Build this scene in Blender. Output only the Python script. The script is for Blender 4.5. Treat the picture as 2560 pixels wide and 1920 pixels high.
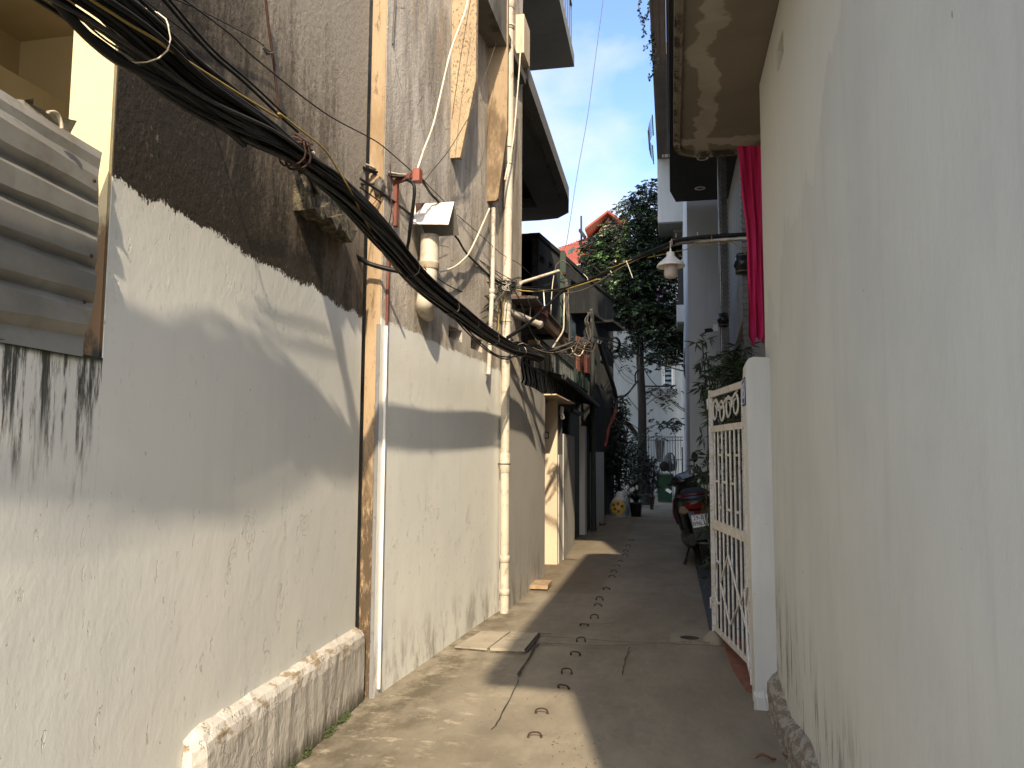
import bpy, math, random
from mathutils import Vector, Matrix, geometry
random.seed(7)
rnd = random.random
def U(a, b): return a + (b-a)*rnd()
sc = bpy.context.scene
for o in list(bpy.data.objects): bpy.data.objects.remove(o)
COL = sc.collection
# ---------------------------------------------------------------- camera
HC, FPX = 1.6, 1920.0
YAW, PITCH, ROLL = math.radians(11.75), math.radians(5.0), math.radians(0.35)
RM = Matrix.Rotation(YAW, 3, 'Z') @ Matrix.Rotation(math.pi/2+PITCH, 3, 'X') @ Matrix.Rotation(ROLL, 3, 'Z')
cd = bpy.data.cameras.new('camera'); cam = bpy.data.objects.new('camera', cd); COL.objects.link(cam)
cam.matrix_world = Matrix.Translation((0, 0, HC)) @ RM.to_4x4()
cd.sensor_width = 36.0; cd.lens = 27.0; cd.clip_end = 500; cd.clip_start = 0.05
sc.camera = cam
# ---------------------------------------------------------------- sun and sky
LDIR = Vector((-1.0, 4.08, -3.15)).normalized()
sl = bpy.data.lights.new('sun', 'SUN'); sl.energy = 2.7; sl.angle = math.radians(0.9); sl.color = (1.0, 0.84, 0.62)
so = bpy.data.objects.new('sun', sl); COL.objects.link(so)
so.rotation_euler = LDIR.to_track_quat('-Z', 'Y').to_euler()
so.location = (3, -12, 12)
w = bpy.data.worlds.new('World'); sc.world = w; w.use_nodes = True
nt = w.node_tree; nt.nodes.clear()
def wn(t, **k):
    n = nt.nodes.new(t)
    for a, b in k.items(): setattr(n, a, b)
    return n
wo = wn('ShaderNodeOutputWorld'); bg = wn('ShaderNodeBackground')
sky = wn('ShaderNodeTexSky', sky_type='NISHITA', sun_disc=False)
sky.sun_elevation = math.radians(36.9); sky.sun_rotation = math.radians(166.2)
sky.air_density = 1.0; sky.dust_density = 1.6; sky.ozone_density = 1.3; sky.altitude = 20
tc = wn('ShaderNodeTexCoord'); mp = wn('ShaderNodeMapping')
mp.inputs['Scale'].default_value = (3.0, 3.0, 5.0); mp.inputs['Location'].default_value = (0.35, 0.2, 0.15)
ns = wn('ShaderNodeTexNoise'); ns.inputs['Scale'].default_value = 1.15; ns.inputs['Detail'].default_value = 7; ns.inputs['Roughness'].default_value = 0.52
rp = wn('ShaderNodeValToRGB'); rp.color_ramp.elements[0].position = 0.50; rp.color_ramp.elements[1].position = 0.72
sep = wn('ShaderNodeSeparateXYZ'); mr = wn('ShaderNodeMapRange')
mr.inputs[1].default_value = 0.52; mr.inputs[2].default_value = 0.20; mr.inputs[3].default_value = -0.02; mr.inputs[4].default_value = 0.17
ad = wn('ShaderNodeMath', operation='ADD'); mx = wn('ShaderNodeMixRGB'); mx.inputs[2].default_value = (2.5, 2.52, 2.6, 1)
nt.links.new(tc.outputs['Generated'], mp.inputs[0]); nt.links.new(mp.outputs[0], ns.inputs['Vector'])
nt.links.new(tc.outputs['Generated'], sep.inputs[0]); nt.links.new(sep.outputs[2], mr.inputs[0])
nt.links.new(ns.outputs[0], ad.inputs[0]); nt.links.new(mr.outputs[0], ad.inputs[1]); nt.links.new(ad.outputs[0], rp.inputs[0])
nt.links.new(rp.outputs[0], mx.inputs[0])
bl = wn('ShaderNodeMapRange', interpolation_type='SMOOTHSTEP'); bl.inputs[1].default_value = 0.15; bl.inputs[2].default_value = 0.85   # deeper blue away from the sun
tint = wn('ShaderNodeMixRGB', blend_type='MULTIPLY'); tint.inputs[2].default_value = (0.70, 0.77, 0.90, 1)
nt.links.new(sep.outputs[1], bl.inputs[0]); nt.links.new(bl.outputs[0], tint.inputs[0]); nt.links.new(sky.outputs[0], tint.inputs[1]); nt.links.new(tint.outputs[0], mx.inputs[1])
nt.links.new(mx.outputs[0], bg.inputs[0]); nt.links.new(bg.outputs[0], wo.inputs[0])
bg.inputs[1].default_value = 0.15
sc.view_settings.view_transform = 'Standard'; sc.view_settings.look = 'None'
sc.view_settings.exposure = 1.55; sc.view_settings.gamma = 1.0
try:
    sc.cycles.max_bounces = 8; sc.cycles.diffuse_bounces = 5
except Exception: pass
# ---------------------------------------------------------------- measuring helpers (pixel of the 2560x1920 photo -> point)
C0 = Vector((0, 0, HC))
def ray(x, y): return RM @ Vector(((x-1280)/FPX, -(y-960)/FPX, -1.0))
def PY(x, y, Y): d = ray(x, y); return C0 + d*(Y/d.y)
def PX(x, y, a, b=0.0): d = ray(x, y); return C0 + d*(a/(d.x-b*d.y))
def PG(x, y, z=0.0): d = ray(x, y); return C0 + d*((z-HC)/d.z)
def zz(x0, y0, s): return lambda x, y: (x0+x/s, y0+y/s)
ZA, ZB, ZC, ZD = zz(900,0,5.53), zz(900,300,5.53), zz(900,600,5.53), zz(1200,600,5.53)
ZE, ZF, ZG, ZH = zz(1200,850,7.373), zz(1250,1050,3.686), zz(1440,850,7.373), zz(1480,1050,6.637)
ZI, ZJ, ZK, ZL = zz(0,0,4.608), zz(0,700,4.608), zz(1700,860,5.53), zz(1660,1150,5.53)
ZM, ZN, ZO, ZP, ZQ = zz(1760,1400,4.147), zz(1240,0,2.962), zz(1540,0,3.19), zz(1240,380,3.19), zz(1600,480,3.3175)
ZR, ZS = zz(0,0,1.7286), zz(640,0,1.7286)
DD = lambda x, y: (x*1.1573, y*1.1573)
W1 = (-1.742, -0.06); W2 = (-2.26, 0.07); W3 = (-1.64, 0.0)
def wx(W, Y): return W[0]+W[1]*Y
# ---------------------------------------------------------------- mesh builder
class MB:
    def __init__(s): s.v = []; s.f = []; s.sm = []
    def add(s, vs, fs, smooth=False):
        n = len(s.v); s.v += [tuple(v) for v in vs]
        for f in fs: s.f.append(tuple(i+n for i in f)); s.sm.append(smooth)
        return s
    def box(s, a, b, M=None):
        x0,y0,z0 = a; x1,y1,z1 = b
        if x0>x1: x0,x1 = x1,x0
        if y0>y1: y0,y1 = y1,y0
        if z0>z1: z0,z1 = z1,z0
        vs = [(x0,y0,z0),(x1,y0,z0),(x1,y1,z0),(x0,y1,z0),(x0,y0,z1),(x1,y0,z1),(x1,y1,z1),(x0,y1,z1)]
        if M is not None: vs = [M @ Vector(v) for v in vs]
        return s.add(vs, [(0,3,2,1),(4,5,6,7),(0,1,5,4),(1,2,6,5),(2,3,7,6),(3,0,4,7)])
    def bar(s, p, q, w, h=None, up=(0,0,1)):      # rectangular bar from p to q
        h = h or w; p = Vector(p); q = Vector(q); d = (q-p).normalized(); u = Vector(up)
        if abs(d.dot(u)) > .98: u = Vector((1,0,0)) if abs(d.x) < .9 else Vector((0,1,0))
        a = d.cross(u).normalized(); b = a.cross(d).normalized()
        vs = [c + a*sx*w/2 + b*sz*h/2 for c in (p, q) for sx, sz in ((-1,-1),(1,-1),(1,1),(-1,1))]
        return s.add(vs, [(3,2,1,0),(4,5,6,7),(0,1,5,4),(1,2,6,5),(2,3,7,6),(3,0,4,7)])
    def tube(s, pts, r, seg=6, cap=True, flat=1.0):
        pts = [Vector(p) for p in pts]; n = len(pts)
        rs = r if isinstance(r, (list, tuple)) else [r]*n
        vs = []; up = None
        for i, p in enumerate(pts):
            d = (pts[min(i+1,n-1)]-pts[max(i-1,0)]).normalized()
            if up is None:
                u = Vector((0,0,1)) if abs(d.z) < .9 else Vector((0,1,0))
            else: u = up
            a = d.cross(u).normalized(); b = a.cross(d).normalized(); up = b
            for k in range(seg):
                t = 2*math.pi*k/seg
                vs.append(p + a*math.cos(t)*rs[i] + b*math.sin(t)*rs[i]*flat)
        fs = [(i*seg+k, i*seg+(k+1)%seg, (i+1)*seg+(k+1)%seg, (i+1)*seg+k) for i in range(n-1) for k in range(seg)]
        s.add(vs, fs, True)
        if cap:
            s.add([vs[k] for k in range(seg)], [tuple(range(seg-1,-1,-1))])
            s.add([vs[(n-1)*seg+k] for k in range(seg)], [tuple(range(seg))])
        return s
    def lathe(s, c, prof, seg=16, axis=None):     # prof = [(r, h)...] about axis through c
        ax = Vector(axis).normalized() if axis else Vector((0,0,1))
        u = Vector((1,0,0)) if abs(ax.x) < .9 else Vector((0,1,0))
        a = ax.cross(u).normalized(); b = ax.cross(a).normalized(); c = Vector(c)
        vs = [c + ax*h + a*math.cos(2*math.pi*k/seg)*r + b*math.sin(2*math.pi*k/seg)*r for r, h in prof for k in range(seg)]
        fs = [(i*seg+k, (i+1)*seg+k, (i+1)*seg+(k+1)%seg, i*seg+(k+1)%seg) for i in range(len(prof)-1) for k in range(seg)]
        return s.add(vs, fs, True)
    def prism(s, out, fn, d0, d1, holes=()):      # 2-D outline mapped through fn(u, v, d)
        loops = [list(out)] + [list(h) for h in holes]
        tri = geometry.tessellate_polygon([[Vector((u,v,0)) for u,v in l] for l in loops])
        flat = [p for l in loops for p in l]; n = len(flat)
        vs = [fn(u,v,d0) for u,v in flat] + [fn(u,v,d1) for u,v in flat]
        fs = [tuple(t) for t in tri] + [tuple(i+n for i in reversed(t)) for t in tri]
        k = 0
        for l in loops:
            m = len(l)
            for i in range(m): fs.append((k+i, k+(i+1)%m, k+(i+1)%m+n, k+i+n))
            k += m
        return s.add(vs, fs)
    def quad(s, *p): return s.add(p, [tuple(range(len(p)))])
def build(name, mb, mat, org=(0,0,0), parent=None, fixn=True):
    me = bpy.data.meshes.new(name)
    ox,oy,oz = org
    me.from_pydata([(x-ox,y-oy,z-oz) for x,y,z in mb.v], [], mb.f)
    me.polygons.foreach_set('use_smooth', mb.sm)
    if isinstance(mat, (list,tuple)):
        for m in mat: me.materials.append(m)
    else: me.materials.append(mat)
    if fixn:
        import bmesh
        b = bmesh.new(); b.from_mesh(me); bmesh.ops.recalc_face_normals(b, faces=b.faces); b.to_mesh(me); b.free()
    me.update()
    o = bpy.data.objects.new(name, me); COL.objects.link(o)
    if parent is None: o.location = org
    else: o.parent = parent
    return o
def tag(o, label, cat, group=None):
    o['label'] = label; o['category'] = cat
    if group: o['group'] = group
    return o
class Thing:
    def __init__(s, name, loc, label, cat, group=None):
        s.o = bpy.data.objects.new(name, None); s.o.empty_display_size = .1; COL.objects.link(s.o); s.o.location = loc; s.loc = tuple(loc)
        tag(s.o, label, cat, group)
    def part(s, name, mb, mat, under=None, label=None):
        p = build(name, mb, mat, s.loc, under or s.o)
        if label: p['label'] = label
        return p
def single(name, mb, mat, loc, label, cat, group=None): return tag(build(name, mb, mat, loc), label, cat, group)
def struct(name, mb, mat, kind='structure'):
    o = build(name, mb, mat); o['kind'] = kind; return o
def crv(pts, n=6):                                # Catmull-Rom through the points
    P = [Vector(p) for p in pts]
    if len(P) < 3: return [P[0].lerp(P[-1], i/n) for i in range(n+1)]
    out = []
    for i in range(len(P)-1):
        a = P[max(i-1,0)]; b = P[i]; c = P[i+1]; d = P[min(i+2,len(P)-1)]
        for k in range(n):
            t = k/n; out.append(.5*((2*b)+(c-a)*t+(2*a-5*b+4*c-d)*t*t+(-a+3*b-3*c+d)*t**3))
    out.append(P[-1]); return out
def jit(p, s): return Vector(p)+Vector((U(-s,s),U(-s,s),U(-s,s)))
# ---------------------------------------------------------------- materials
class NM:
    def __init__(s, name, rough=.85, metal=0.0, spec=None):
        s.m = bpy.data.materials.new(name); s.m.use_nodes = True; s.t = s.m.node_tree; s.b = s.t.nodes['Principled BSDF']
        s.b.inputs['Roughness'].default_value = rough; s.b.inputs['Metallic'].default_value = metal
        if spec is not None: s.b.inputs['Specular IOR Level'].default_value = spec
        s.geo = s.t.nodes.new('ShaderNodeNewGeometry'); s.pos = s.geo.outputs['Position']
    def n(s, t, **k):
        x = s.t.nodes.new(t)
        for a, b in k.items(): setattr(x, a, b)
        return x
    def put(s, sock, v):
        if hasattr(v, 'is_linked') or isinstance(v, bpy.types.NodeSocket): s.t.links.new(v, sock)
        else:
            if sock.type == 'RGBA' and len(v) == 3: v = (*v, 1)
            sock.default_value = v
    def math(s, op, a, b=0.0, c=False):
        x = s.n('ShaderNodeMath', operation=op, use_clamp=c); s.put(x.inputs[0], a); s.put(x.inputs[1], b); return x.outputs[0]
    def mapv(s, sc, loc=(0,0,0), src=None):
        x = s.n('ShaderNodeMapping'); s.put(x.inputs[0], src or s.pos)
        x.inputs['Scale'].default_value = sc if hasattr(sc,'__len__') else (sc,)*3; x.inputs['Location'].default_value = loc; return x.outputs[0]
    def noise(s, sc, detail=4, rough=.55, loc=(0,0,0), dist=0.0, src=None):
        x = s.n('ShaderNodeTexNoise'); s.put(x.inputs['Vector'], s.mapv(sc, loc, src)); x.inputs['Scale'].default_value = 1
        x.inputs['Detail'].default_value = detail; x.inputs['Roughness'].default_value = rough; x.inputs['Distortion'].default_value = dist
        return x.outputs[0]
    def voro(s, sc, feat='F1', loc=(0,0,0)):
        x = s.n('ShaderNodeTexVoronoi', feature=feat); s.put(x.inputs['Vector'], s.mapv(sc, loc)); x.inputs['Scale'].default_value = 1; return x.outputs[0]
    def step(s, v, a, b, lo=0.0, hi=1.0):
        x = s.n('ShaderNodeMapRange', interpolation_type='SMOOTHSTEP'); s.put(x.inputs[0], v)
        x.inputs[1].default_value = a; x.inputs[2].default_value = b; x.inputs[3].default_value = lo; x.inputs[4].default_value = hi; return x.outputs[0]
    def mix(s, f, a, b, mode='MIX'):
        x = s.n('ShaderNodeMixRGB', blend_type=mode); s.put(x.inputs[0], f); s.put(x.inputs[1], a); s.put(x.inputs[2], b); return x.outputs[0]
    def xyz(s, src=None):
        x = s.n('ShaderNodeSeparateXYZ'); s.put(x.inputs[0], src or s.pos); return x.outputs
    def objc(s): return s.n('ShaderNodeTexCoord').outputs['Object']
    def color(s, c): s.put(s.b.inputs['Base Color'], c)
    def bump(s, h, dist=.01, strength=1.0):
        x = s.n('ShaderNodeBump'); s.put(x.inputs['Height'], h); x.inputs['Distance'].default_value = dist; x.inputs['Strength'].default_value = strength
        s.t.links.new(x.outputs[0], s.b.inputs['Normal']); return s
def mul(c, k): return tuple(v*k for v in c)
def simple(name, c, rough=.6, metal=0.0, var=.25, sc=9, bump=0.0, dirt=None, spec=None, bsc=40):
    m = NM(name, rough, metal, spec); f = m.noise(sc, 5, .6)
    col = m.mix(m.step(f,.35,.7), mul(c,1-var), mul(c,1+var*.5))
    if dirt: col = m.mix(m.step(m.noise(sc*2.3, 6, .7, (3,1,7)), .52, .66, 0, .85), col, dirt)
    m.color(col)
    if bump: m.bump(m.noise(bsc, 4, .6), bump)
    return m.m
def chips(m, sc, lo, hi, loc=(0,0,0)):            # 1 inside chipped spots, vertical stretch
    return m.step(m.noise((sc, sc, sc*.45), 3, .6, loc), lo, hi)
def plaster(name, base, tone, stain=None, st=(.55,.75), stamt=.6, relief=.006, chip=.62, fine=.0016, rough=.9):
    m = NM(name, rough, 0, .25)
    big = m.noise((1.1,1.1,.7), 5, .6); streak = m.noise((7,7,.5), 4, .6, (2,5,1))
    col = m.mix(m.step(big,.35,.68), base, tone)
    col = m.mix(m.step(streak,.45,.75,0,.35), col, mul(tone,.8))
    sp = m.step(m.noise(38, 3, .6, (4,2,9)), .69, .76)
    col = m.mix(m.math('MULTIPLY', sp, .55), col, mul(tone,.4))
    if stain:
        s = m.step(m.noise((2.4,2.4,.9), 7, .68, (9,4,2)), *st)
        col = m.mix(m.math('MULTIPLY', s, stamt), col, stain)
    m.color(col)
    h = m.math('MULTIPLY', m.noise((3,3,2), 3, .5, (1,8,3)), relief*2.2)
    h = m.math('ADD', h, m.math('MULTIPLY', m.noise((26,26,9), 5, .6), fine*2))
    c = chips(m, 11, chip, chip+.035, (5,3,1))
    h = m.math('ADD', h, m.math('MULTIPLY', c, -.004))
    m.bump(h, 1.0); return m.m
def paint_wall(name, zfun, upper, extra=None, paint=((.70,.695,.64),(.63,.635,.60))):
    """Old rendered wall whose lower part carries a coat of whitewash ending in a ragged brushed line."""
    m = NM(name, .9, 0, .25); x, y, z = m.xyz()
    edge = m.math('ADD', m.math('MULTIPLY', m.math('SUBTRACT', m.noise((3.2,3.2,5), 4, .62), .5), .16), m.math('MULTIPLY', m.math('SUBTRACT', m.noise((45,45,45), 3, .6), .5), .035))
    lim = zfun(m, y)
    fr = m.math('MULTIPLY', m.math('SUBTRACT', m.noise((90,90,60), 2, .6, (2,2,1)), .5), .07); mask = m.step(m.math('ADD', m.math('ADD', m.math('SUBTRACT', z, lim), edge), fr), -.007, .007)
    big = m.noise((.9,.9,.6), 5, .6, (3,3,3)); streak = m.noise((8,8,.45), 4, .6, (2,5,1))
    pc = m.mix(m.step(big,.35,.68), paint[0], paint[1]); pc = m.mix(m.step(streak,.5,.78,0,.22), pc, mul(paint[1],.84))
    sp = m.step(m.noise((30,30,14), 3, .6, (4,2,9)), .70, .75); pc = m.mix(m.math('MULTIPLY', sp, .5), pc, (.2,.17,.13))
    low = m.math('MULTIPLY', m.step(z, .55, .0), m.step(m.noise((6,6,2.2), 6, .7, (7,7,7)), .46, .66)); pc = m.mix(m.math('MULTIPLY', low, .75), pc, (.17,.14,.095))
    if extra: pc = extra(m, pc, x, y, z)
    up = upper(m, x, y, z)
    m.color(m.mix(mask, pc, up))
    h = m.math('MULTIPLY', m.noise((1.6,1.6,1.5), 3, .5, (1,8,3)), .009)
    h = m.math('ADD', h, m.math('MULTIPLY', m.noise((30,30,18), 6, .66), .0016))
    cl_ = m.step(m.noise((1.1,1.1,1.1), 2, .5, (2.3,.4,1.7)), .40, .58, .0, .055); c = m.step(m.math('ADD', m.noise((9,9,4.6), 5, .66, (5,3,1)), cl_), .655, .668)                     # flaked patches under the coat
    c2 = m.step(m.noise((30,30,13), 3, .6, (2,6,4)), .675, .69)
    lowz = m.math('ADD', m.step(z, 1.5, .9, 0, .9), .35); h = m.math('ADD', h, m.math('MULTIPLY', m.math('MULTIPLY', c, lowz), -.008)); h = m.math('ADD', h, m.math('MULTIPLY', c2, -.004))
    h = m.math('ADD', h, m.math('MULTIPLY', m.math('MULTIPLY', c, m.noise(55, 3, .7)), .004))
    h = m.math('ADD', h, m.math('MULTIPLY', mask, -.004)); h = m.math('ADD', h, m.math('MULTIPLY', m.math('MULTIPLY', mask, m.noise((26,26,24), 5, .72)), .009))
    m.bump(h, 1.0); return m.m
def up1(m, x, y, z):
    a = m.noise((5.5,5.5,.9), 8, .74, (1,2,3)); b = m.noise((1.3,1.3,.55), 5, .62, (6,2,8)); g = m.noise((28,28,20), 5, .72, (3,1,1))
    t = m.math('ADD', m.math('MULTIPLY', a, .55), m.math('MULTIPLY', b, .5))
    t = m.math('ADD', t, m.math('MULTIPLY', m.math('SUBTRACT', g, .5), .35))
    hi = m.math('ADD', m.math('MULTIPLY', m.math('SUBTRACT', z, 3.35), .22), m.math('MULTIPLY', m.math('SUBTRACT', y, 3.7), .12))
    t = m.math('ADD', t, m.math('ADD', hi, .06))
    col = m.mix(m.step(t,.40,.64), (.034,.028,.021), (.15,.122,.088)); col = m.mix(m.step(t,.60,.80), col, (.33,.28,.215))
    col = m.mix(m.step(m.noise((30,30,22), 4, .7, (8,8,8)), .62, .72, 0, .45), col, (.27,.235,.18)); return col
def up2(m, x, y, z):
    a = m.noise((3.2,3.2,.75), 7, .68, (4,2,3)); b = m.noise((9,9,1.6), 6, .7, (6,9,8)); c = m.noise((1.2,1.2,.9), 4, .6, (1,9,2))
    col = m.mix(m.step(a,.36,.62), (.27,.235,.19), (.48,.43,.36)); col = m.mix(m.step(b,.46,.72,0,.75), col, (.17,.15,.125))
    col = m.mix(m.step(c,.5,.68,0,.6), col, (.47,.43,.37))
    col = m.mix(m.math('MULTIPLY', m.step(m.noise((14,14,.9),4,.6,(2,2,2)),.56,.68), m.step(z,4.3,5.2,0,.6)), col, (.40,.24,.11))
    cr = m.step(m.voro((2.6,2.6,1.9), 'DISTANCE_TO_EDGE', (.3,.2,.7)), .012, .002); cr = m.math('MULTIPLY', cr, m.step(m.noise(2.2,2,.5,(5,5,5)), .5, .56))
    return m.mix(m.math('MULTIPLY', cr, .7), col, (.09,.075,.06))
M = {}
M['wall1'] = paint_wall('whitewash over blackened render', lambda m, y: m.math('MULTIPLY_ADD' if 0 else 'ADD', 2.50, m.math('MULTIPLY', m.math('SUBTRACT', 4.8, y), .010)), up1)
def moss(m, pc, x, y, z):
    k = m.math('ADD', z, m.math('MULTIPLY', m.noise((16,16,1.1), 6, .7, (1,1,4)), 1.15))
    t = m.math('MULTIPLY', m.step(k, 2.06, 2.36), m.step(m.noise((20,20,2.0), 6, .74, (2,3,3)), .43, .55))
    pc = m.mix(m.math('MULTIPLY', t, .93), pc, (.022,.022,.013))
    return m.mix(m.step(z, 1.875, 1.90), pc, m.mix(m.noise(25,3,.6), (.018,.02,.008), (.05,.055,.02)))
M['moss'] = paint_wall('mould streaked whitewash', lambda m, y: 9.0, up1, moss)
M['wall2'] = paint_wall('whitewash under weathered grey render', lambda m, y: m.math('SUBTRACT', 2.60, m.math('MULTIPLY', y, .022)), up2)
M['wall3'] = paint_wall('worn whitewash', lambda m, y: 9.0, up2, paint=((.44,.415,.37),(.36,.345,.32)))
M['tan'] = plaster('tan lime plaster', (.38,.285,.18), (.28,.20,.12), (.09,.06,.035), (.48,.62), .8, .008, .62)
M['yellow'] = plaster('cream yellow paint', (.52,.43,.25), (.47,.39,.23), None, relief=.0015, chip=.8, fine=.0006)
M['cream'] = plaster('cream plaster', (.62,.50,.36), (.52,.42,.30), None, relief=.003, chip=.68)
M['rpier'] = plaster('grey white distemper', (.62,.62,.575), (.53,.53,.50), (.44,.42,.37), (.62,.8), .3, .0025, .70, .0014)
M['white'] = plaster('white painted plaster', (.55,.555,.54), (.49,.50,.485), None, relief=.001, chip=.9, fine=.0005)
M['backwhite'] = plaster('pale distempered wall', (.30,.325,.315), (.25,.27,.265), (.30,.30,.28), (.60,.75), .4, .002, .9)
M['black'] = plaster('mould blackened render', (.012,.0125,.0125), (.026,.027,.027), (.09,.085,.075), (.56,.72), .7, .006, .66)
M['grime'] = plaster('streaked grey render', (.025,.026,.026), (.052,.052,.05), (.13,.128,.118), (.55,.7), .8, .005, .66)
M['conc'] = plaster('weathered concrete', (.20,.187,.16), (.14,.13,.112), (.05,.045,.035), (.52,.66), .7, .004, .64)
M['concd'] = plaster('dark concrete soffit', (.20,.20,.19), (.17,.168,.155), None, relief=.002, chip=.8)
def mk_rwall():
    m = NM('patchy distemper', .9, 0, .25); x,y,z = m.xyz()
    ln = m.math('SUBTRACT', z, m.math('SUBTRACT', 4.12, m.math('MULTIPLY', y, .335)))
    e = m.math('ADD', m.math('MULTIPLY', m.math('SUBTRACT', m.noise((2.2,2.2,1.4), 5, .6, (4,4,2)), .5), 1.3), m.math('MULTIPLY', m.math('SUBTRACT', m.noise((16,16,2.5), 3, .6), .5), .12))
    top = m.step(m.math('ADD', ln, e), -.012, .012)
    col = m.mix(m.step(m.noise((1.6,1.6,1.1), 6, .6), .35, .7), (.575,.585,.535), (.515,.53,.495))
    col = m.mix(m.step(m.noise((9,9,.7), 5, .65, (2,5,1)), .5, .75, 0, .35), col, (.46,.455,.43))
    col = m.mix(m.math('MULTIPLY', top, .6), col, (.63,.635,.575))
    col = m.mix(m.step(m.noise((6,6,1.4), 5, .7, (8,5,1)), .62, .70, 0, .22), col, (.50,.45,.33))
    sp = m.step(m.noise((26,26,16), 2, .5, (4,2,9)), .80, .812); col = m.mix(m.math('MULTIPLY', sp, .75), col, (.16,.14,.12))
    low = m.math('MULTIPLY', m.step(m.math('ADD', z, m.math('MULTIPLY', m.math('SUBTRACT', y, 2.6), -.12)), .75, .0), m.step(m.noise((12,12,1.6), 6, .74, (7,7,7)), .52, .60)); col = m.mix(m.math('MULTIPLY', low, .85), col, (.10,.085,.055))
    far = m.math('MULTIPLY', m.step(y, 4.3, 5.3), m.step(z, 1.3, .4)); fm = m.math('MULTIPLY', far, m.step(m.noise((22,22,3), 5, .75, (1,7,4)), .57, .62)); col = m.mix(m.math('MULTIPLY', fm, .8), col, (.08,.065,.04))
    m.color(col)
    h = m.math('ADD', m.math('MULTIPLY', m.noise((2.4,2.4,1.6), 4, .55), .010), m.math('MULTIPLY', m.noise((28,28,16), 5, .65), .0022)); h = m.math('ADD', h, m.math('MULTIPLY', sp, -.003)); h = m.math('ADD', h, m.math('MULTIPLY', top, .0015)); m.bump(h, 1.0); return m.m
M['rwall'] = mk_rwall()
def mk_soffit():
    m = NM('water stained soffit', .9, 0, .2); x,y,z = m.xyz()
    k = m.math('ADD', m.math('MULTIPLY', m.noise((1.0,1.0,1), 3, .5, (2.3,0,0), .4), 1.0), 0.0)
    band = m.math('ABSOLUTE', m.math('SUBTRACT', m.math('SUBTRACT', x, m.math('MULTIPLY', m.math('SUBTRACT', m.noise((1.5,1.5,1),4,.6,(8,.7,0)), .5), .6)), .26))
    endb = m.math('ABSOLUTE', m.math('SUBTRACT', m.math('ADD', y, m.math('MULTIPLY', m.math('SUBTRACT', m.noise((3,3,1),4,.6,(1,.7,0)), .5), .5)), 6.42))
    b = m.math('MINIMUM', band, endb)
    e = m.noise((9,9,9), 5, .7, (3,3,3)); b = m.math('ADD', b, m.math('MULTIPLY', m.math('SUBTRACT', e, .5), .05))
    col = m.mix(m.step(b, .06, .085), (.34,.31,.26), (.19,.165,.13)); col = m.mix(m.step(m.noise((3,3,3),5,.6,(1,5,1)),.4,.7,0,.3), col, (.13,.11,.08))
    edge = m.math('MINIMUM', m.math('SUBTRACT', x, .044), m.math('SUBTRACT', 6.66, y))
    mold = m.math('MULTIPLY', m.step(edge, .10, .0), m.step(m.noise((7,7,7),6,.75,(5,5,2)),.48,.58)); col = m.mix(mold, col, (.05,.04,.03))
    m.color(col); m.bump(m.noise(20,5,.6), .002); return m.m
M['soffit'] = mk_soffit()
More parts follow.
